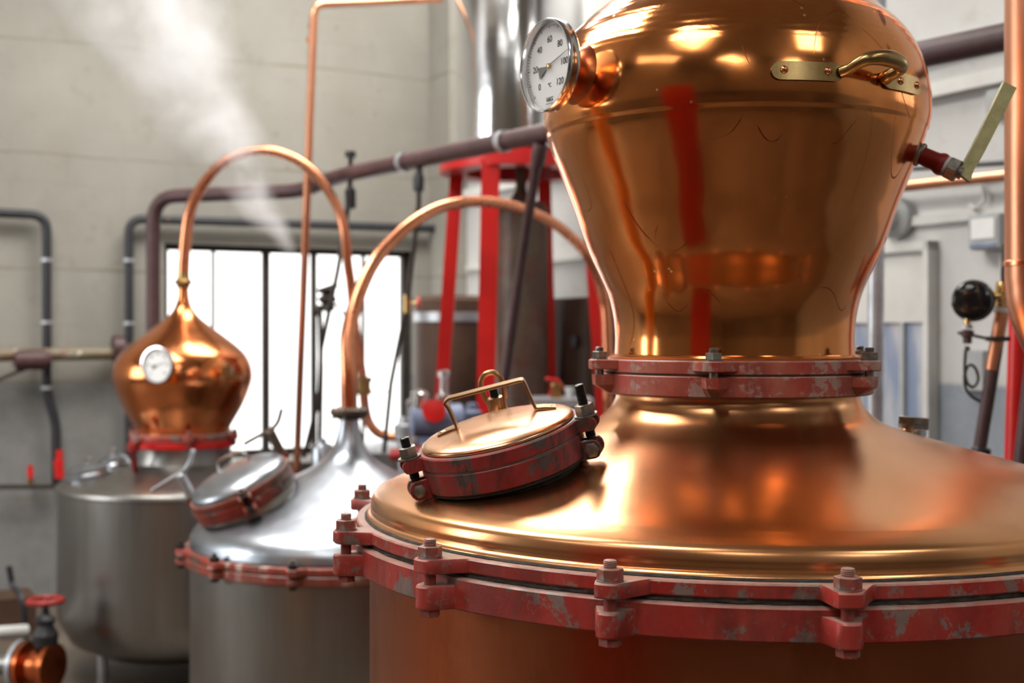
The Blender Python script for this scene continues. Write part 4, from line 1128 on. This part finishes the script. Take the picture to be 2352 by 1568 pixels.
# workbench with clutter low behind the hatch
q = at(1280, 905, 6.7); bz = q.z
bench = thing('workbench', 'pale grey bench top behind the hatch of the copper still', 'bench', (.25, 6.35, 0))
bm = bmn(); box(bm, (.25, 6.35, bz - .02), (.30, .4, .04)); obj('bench_top', bm, 'galv', bench)
for sx in (-1, 1):
    for sy in (-1, 1): bm = bmn(); box(bm, (.25 + sx * .12, 6.35 + sy * .16, (bz - .04) / 2), (.04, .04, bz - .04)); obj('leg', bm, 'rod', bench)
bm = bmn(); q = at(1278, 896, 6.3); box(bm, (q.x, q.y, bz + .03), (.05, .05, .06)); lathe(bm, [(.03, bz + .06), (.03, bz + .075), (.001, bz + .08)], (q.x, q.y), 16); tag(obj('small_tin', bm, 'brass'), 'little tan tin on the pale bench beside a white cup', 'tin')
bm = bmn(); q = at(1308, 896, 6.3); lathe(bm, [(.018, bz), (.026, bz + .055), (.024, bz + .055), (.016, bz + .004), (.001, bz + .004)], (q.x, q.y), 20); tag(obj('cup', bm, 'white_plastic'), 'small white cup on the pale bench', 'cup')
bm = bmn(); q = at(1280, 872, 6.32); tube(bm, [Vector((q.x - .06, q.y, bz + .095)), Vector((q.x + .0, q.y, bz + .09)), Vector((q.x + .06, q.y, bz + .012))], .009, 8); tube(bm, [Vector((q.x + .0, q.y, bz + .09)), Vector((q.x - .04, q.y, bz + .01))], .008, 8); tag(obj('pliers', bm, 'red_clean'), 'red handled tool lying on the pale bench', 'tool')
# pump set left of bench
pq = at(1010, 965, 6.0)
pm = thing('pump', 'blue grey pump with silver fittings behind the hatch of the copper still', 'pump', (pq.x, pq.y, 0))
bm = bmn(); lathe(bm, [(.05, -.14), (.075, -.13), (.08, 0), (.08, .10), (.06, .12), (.03, .13)], n=32, M=frame(pq, (1, .2, 0), (0, 0, 1))); box(bm, pq + Vector((0, 0, -.09)), (.2, .14, .03)); obj('motor', bm, 'pump_blue', pm)
bm = bmn(); lathe(bm, [(.02, 0), (.035, .01), (.035, .06), (.02, .07), (.02, .14), (.03, .15), (.03, .17), (.01, .18)], n=24, M=Matrix.Translation(pq + Vector((.02, 0, .06)))); lathe(bm, [(.02, 0), (.04, .01), (.04, .08), (.01, .1)], n=24, M=Matrix.Translation(pq + Vector((-.09, -.03, .05)))); obj('fitting', bm, 'steel_bezel', pm)
bm = bmn(); lathe(bm, [(.02, -.02), (.055, -.015), (.055, .015), (.02, .02)], n=24, M=frame(pq + Vector((-.02, -.09, .05)), (0, -1, .1), (0, 0, 1))); obj('handwheel', bm, 'red_clean', pm)
bm = bmn(); lathe(bm, [(.06, 0), (.06, pq.z - .105)], (pq.x, pq.y), 16); obj('pedestal', bm, 'rust', pm)
for (px, py, Y_, r_, mat, lb) in ((955, 930, 6.15, .028, 'steel_bezel', 'small bright steel fitting at the lower right edge of the window'),
                                 (1085, 955, 6.1, .030, 'pump_blue', 'blue grey valve beside the thick red leg'),
                                 (928, 985, 6.55, .034, 'galv', 'pale grey bucket below the curling copper pipe')):
    q = at(px, py, Y_); bm = bmn(); lathe(bm, [(r_ * .8, 0), (r_ * .9, .01), (r_ * .9, q.z - .06), (r_ * 1.5, q.z - .05), (r_ * 1.6, q.z + .02), (r_, q.z + .03), (r_ * .9, q.z + .06), (.002, q.z + .065)], (q.x, q.y), 24)
    tag(obj('standpipe', bm, mat), lb, 'fitting')
pipe('red_pipe', [at(900, 1045, 6.0), at(1010, 1035, 5.9), at(1100, 1010, 5.9)], .03, 'red_dark', 'dull red pipe lying low behind the stainless still', smooth=False)
# round vat seen behind the pipe loop
q = at(905, 1030, 7.7); bm = bmn(); lathe(bm, [(.30, 0), (.31, .02), (.31, q.z - .02), (.32, q.z), (.30, q.z + .01), (.25, q.z + .03), (.001, q.z + .05)], (q.x, q.y), 64)
tag(obj('round_vat', bm, 'galv'), 'low grey round vat under the window behind the copper pipe loop', 'vat')

# ------------------------------------------------------------------ right side
# big vertical copper pipe at the right edge (bends away to the right)
px_ = at(2310, 300, 2.90).x + .054
a = [Vector((px_, 2.90, CZ + 1.19)), Vector((px_, 2.90, CZ + .13)), Vector((px_ + .015, 2.90, CZ + .04)), Vector((px_ + .09, 2.91, CZ - .09)), Vector((px_ + .22, 2.93, CZ - .18)), Vector((px_ + .5, 2.97, CZ - .22))]
P = [a[0], a[0].lerp(a[1], .5)] + [Vector(p) for p in spl([tuple(p) for p in a[1:]], 8)]
bm = bmn(); tube(bm, P, .054, 40); cpb = tag(obj('copper_downpipe', bm, 'copper_pipe_dull', sharp=60), 'wide vertical copper pipe at the right edge, bending away below', 'pipe')
bm = bmn(); lathe(bm, [(.0540, CZ + .155), (.0565, CZ + .157), (.0565, CZ + .167), (.0540, CZ + .169)], (px_, 2.9), 48, closed=True); obj('pipe_joint', bm, 'copper_pipe', cpb)
# grey steel post behind the big still
a = [at(2030, -700, 4.4), at(2002, 1100, 4.4)]
a[0].z = ROOF_Z - .01; a[1] = Vector((a[1].x, 4.4, 0.0))
bm = bmn(); tube(bm, [a[1], a[0]], .028, 24); tag(obj('steel_post', bm, 'galv'), 'slim dark grey post directly behind the onion head, right side', 'post')
# gauge pipe group
gpY = 3.75
gg = thing('gauge_pipe', 'upright pipe with a black pressure gauge and coiled tube, right of the dome', 'gauge', (at(2250, 1060, gpY).x, gpY, 0))
bm = bmn(); tube(bm, [at(2232, 1300, gpY), at(2250, 1030, gpY), at(2300, 728, gpY)], .0195, 20); obj('standpipe', bm, 'maroon', gg)
bm = bmn(); tube(bm, [at(2278, 850, gpY), at(2300, 728, gpY), at(2301, 715, gpY)], .0203, 20); obj('copper_section', bm, 'copper_pipe_dull', gg)
bm = bmn(); lathe(bm, [(.024, -.03), (.028, -.028), (.028, 0), (.022, .005)], n=20, M=frame(at(2254, 1030, gpY), (.16, 0, 1), (0, 1, 0))); obj('socket', bm, 'black_pipe', gg)
bm = bmn(); F2 = frame(at(2301, 715, gpY), (.12, 0, 1), (0, 1, 0)); lathe(bm, [(.014, -.01), (.020, -.005), (.020, .05), (.026, .055), (.026, .085), (.014, .09)], n=20, M=F2); tube(bm, [at(2296, 680, gpY), at(2270, 680, gpY)], .014, 14); obj('brass_tee', bm, 'brass_bright', gg)
bm = bmn(); lathe(bm, [(.015, -.008), (.0225, -.006), (.0225, .006), (.015, .008)], n=24, M=frame(at(2300, 712, gpY), (.12, 0, 1), (0, 1, 0))); obj('white_washer', bm, 'ptfe', gg)
bm = bmn(); tube(bm, [at(2304, 655, gpY), at(2303, 630, gpY), at(2308, 560, gpY)], .006, 8); obj('capillary_tube', bm, 'rod', gg)
dg_ = Vector((.45, 1, 0)).normalized()
DM = frame(at(2234, 690, gpY - .03), dg_, (0, 0, 1))
bm = bmn(); lathe(bm, [(.01, -.030), (.050, -.030), (.056, -.024), (.058, .018), (.062, .020), (.062, .030), (.055, .032), (.01, .030)], n=56, M=DM); pg2 = obj('pressure_gauge', bm, 'black_gloss', gg, 50)
bm = bmn(); tube(bm, [at(2222, 728, gpY), at(2222, 752, gpY)], .010, 14); obj('gauge_stem', bm, 'brass_bright', pg2)
bm = bmn(); lathe(bm, [(.008, -.006), (.015, -.005), (.015, .006), (.008, .007)], n=20, M=Matrix.Translation(at(2222, 750, gpY))); obj('stem_washer', bm, 'ptfe', pg2)
bm = bmn(); lathe(bm, [(.008, -.03), (.013, -.028), (.013, -.01), (.019, -.008), (.019, .008), (.01, .012)], n=20, M=Matrix.Translation(at(2222, 766, gpY))); tube(bm, [at(2222, 766, gpY), at(2200, 764, gpY)], .004, 8); tube(bm, [at(2222, 795, gpY), at(2221, 806, gpY)], .008, 10); obj('gauge_cock', bm, 'maroon', gg)
bm = bmn(); tube(bm, [at(2225, 768, gpY), at(2262, 776, gpY), at(2308, 780, gpY)], .0045, 8); box(bm, at(2292, 778, gpY), (.055, .05, .014)); obj('support_arm', bm, 'rod', gg)
co = [(2218, 803), (2216, 850), (2222, 880), (2237, 888), (2247, 870), (2240, 845), (2226, 838), (2216, 860), (2218, 890), (2232, 910), (2252, 922)]
bm = bmn(); tube(bm, spl([tuple(at(x, y, gpY + .004 * i)) for i, (x, y) in enumerate(co)], 6), .0045, 10); obj('coiled_tube', bm, 'rod', gg)
# red post and dark pipe at right edge
bm = bmn(); tube(bm, [at(2316, 1500, 4.0), at(2345, 560, 4.0)], .030, 20); tag(obj('red_post', bm, 'red_clean'), 'bright red leaning post at the right edge below the copper pipe', 'post')
bm = bmn(); tube(bm, [at(2335, 1150, 3.7), at(2375, 800, 3.7)], .022, 16); tag(obj('conduit', bm, 'maroon'), 'dark purple pipe at the right edge beside the red post', 'pipe')
# wall items at right
pipe('wall_pipe', [w2(1900, 447, .10), w2(2420, 391, .10)], .022, 'copper_pipe_dull', 'horizontal copper pipe on the white wall behind the olive lever', smooth=False)
pipe('wall_pipe', [w2(1900, 400, .08), w2(2420, 366, .08)], .011, 'black_pipe', 'thin black pipe on the white wall above the horizontal copper pipe', smooth=False)
def wbox(name, x0, x1, y0, y1, dep, mat, label, cat):
    a_, b_ = w2(x0, y0, dep), w2(x1, y1, dep)
    b0, b1 = b_of(a_), b_of(b_); zt = w2((x0 + x1) / 2, y0, dep).z; zb = w2((x0 + x1) / 2, y1, dep).z
    bm = bmn(); dbox(bm, b0, b1, zb, zt, dep / 2, dep)
    bmesh.ops.bevel(bm, geom=list(bm.edges), offset=.006, segments=2, affect='EDGES')
    return tag(obj(name, bm, mat), label, cat), (b0, b1, zb, zt)
mb, (b0, b1, zb, zt) = wbox('meter_box', 2222, 2296, 492, 572, .09, 'grey_box', 'grey electricity meter box on the white wall near the copper pipe', 'meter')
bm = bmn(); dbox(bm, b0 + (b1 - b0) * .14, b1 - (b1 - b0) * .14, zb + (zt - zb) * .30, zt - (zt - zb) * .12, .092, .006); obj('meter_window', bm, 'white_plastic', mb)
bm = bmn(); dbox(bm, b0 + (b1 - b0) * .1, b1 - (b1 - b0) * .1, zb + .008, zb + (zt - zb) * .17, .092, .006); obj('terminal_cover', bm, 'pump_blue', mb)
wbox('switch_box', 2262, 2300, 205, 262, .06, 'grey_box', 'small grey box on the white wall beside the top of the olive lever', 'box')
bm = bmn(); q = w2(2062, 500, .02); lathe(bm, [(.09, 0), (.09, .03), (.06, .05), (.05, .10), (.001, .10)], n=32, M=frame(q, (N2.x, N2.y, 0), (0, 0, 1))); tag(obj('wall_vent', bm, 'grey_box'), 'round grey fitting on the white wall just right of the onion head', 'vent')
bm = bmn(); tube(bm, spl([tuple(w2(2228, 470, .03)), tuple(w2(2240, 478, .05)), tuple(w2(2262, 455, .03)), tuple(w2(2256, 420, .02)), tuple(w2(2275, 405, .02))], 5), .008, 8); tag(obj('cable', bm, 'white_paint'), 'pale cable looping down to the meter box', 'cable')
bm = bmn(); tube(bm, [w2(2298, 580, .03), w2(2299, 700, .03)], .006, 8); tag(obj('wall_conduit', bm, 'white_paint'), 'thin pale conduit running below the meter box', 'conduit')
bm = bmn(); q = w2(2240, 850, .02); box(bm, q, (.03, .10, .16), ROOM.to_3x3()); tag(obj('socket_box', bm, 'grey_box'), 'dim grey socket on the wall behind the coiled tube', 'socket')

# ------------------------------------------------------------------ steam
s0, s1 = at(662, 600, 6.0), at(190, -260, 6.3)
L_ = (s1 - s0).length
SM = frame(s0, s1 - s0, (0, 1, 0))
bm = bmn(); lathe(bm, [(.10, 0), (.26, L_ * .3), (.58, L_ * .7), (.72, L_)], n=24)
bmesh.ops.recalc_face_normals(bm, faces=bm.faces)
me = bpy.data.meshes.new('steam'); bm.to_mesh(me); bm.free()
m = bpy.data.materials.new('steam'); m.use_nodes = True; nt = m.node_tree; g = NT(nt); nt.nodes.remove(nt.nodes['Principled BSDF'])
tc = g.n('ShaderNodeTexCoord'); sp = g.n('ShaderNodeSeparateXYZ')
dv = g.n('ShaderNodeVectorMath', operation='SCALE'); 
nzc = g.n('ShaderNodeTexNoise'); nzc.inputs['Scale'].default_value = 1.6; nzc.inputs['Detail'].default_value = 2; g.l(tc.outputs['Object'], nzc.inputs['Vector'])
sb = g.n('ShaderNodeVectorMath', operation='SUBTRACT'); g.l(nzc.outputs['Color'], sb.inputs[0]); sb.inputs[1].default_value = (.5, .5, .5)
g.l(sb.outputs[0], dv.inputs[0]); dv.inputs['Scale'].default_value = .35
ad = g.n('ShaderNodeVectorMath', operation='ADD'); g.l(tc.outputs['Object'], ad.inputs[0]); g.l(dv.outputs[0], ad.inputs[1])
g.l(ad.outputs[0], sp.inputs[0])
rad = g.math('SQRT', g.math('ADD', g.math('MULTIPLY', sp.outputs[0], sp.outputs[0]), g.math('MULTIPLY', sp.outputs[1], sp.outputs[1])))
s3 = g.n('ShaderNodeSeparateXYZ'); g.l(tc.outputs['Object'], s3.inputs[0])
lim = g.math('MULTIPLY_ADD', s3.outputs[2], .22, .055)
fall = g.math('SUBTRACT', 1.0, g.math('DIVIDE', rad, lim), clamp=True)
fall = g.math('POWER', fall, 1.1)
nz = g.ramp(g.noise(ad.outputs[0], 3.0, 4, .55), [(.38, 0.05), (.66, 1.0)])
dens = g.math('MULTIPLY', g.math('MULTIPLY', fall, nz), g.math('DIVIDE', 1.0, g.math('MULTIPLY_ADD', s3.outputs[2], 1.1, .28)))
dens = g.math('MULTIPLY', dens, 10.0)
dens = g.math('MULTIPLY', dens, g.math('MULTIPLY_ADD', s3.outputs[2], 8, 0.0, clamp=True))
pv = g.n('ShaderNodeVolumePrincipled'); pv.inputs['Color'].default_value = (.98, .98, 1.0, 1); pv.inputs['Anisotropy'].default_value = .35
g.l(dens, pv.inputs['Density']); g.l(pv.outputs[0], nt.nodes['Material Output'].inputs['Volume'])
me.materials.append(m)
so = bpy.data.objects.new('steam', me); col.objects.link(so); so.matrix_world = SM
tag(so, 'white plume of steam drifting up and left past the window wall', 'steam', kind='stuff')
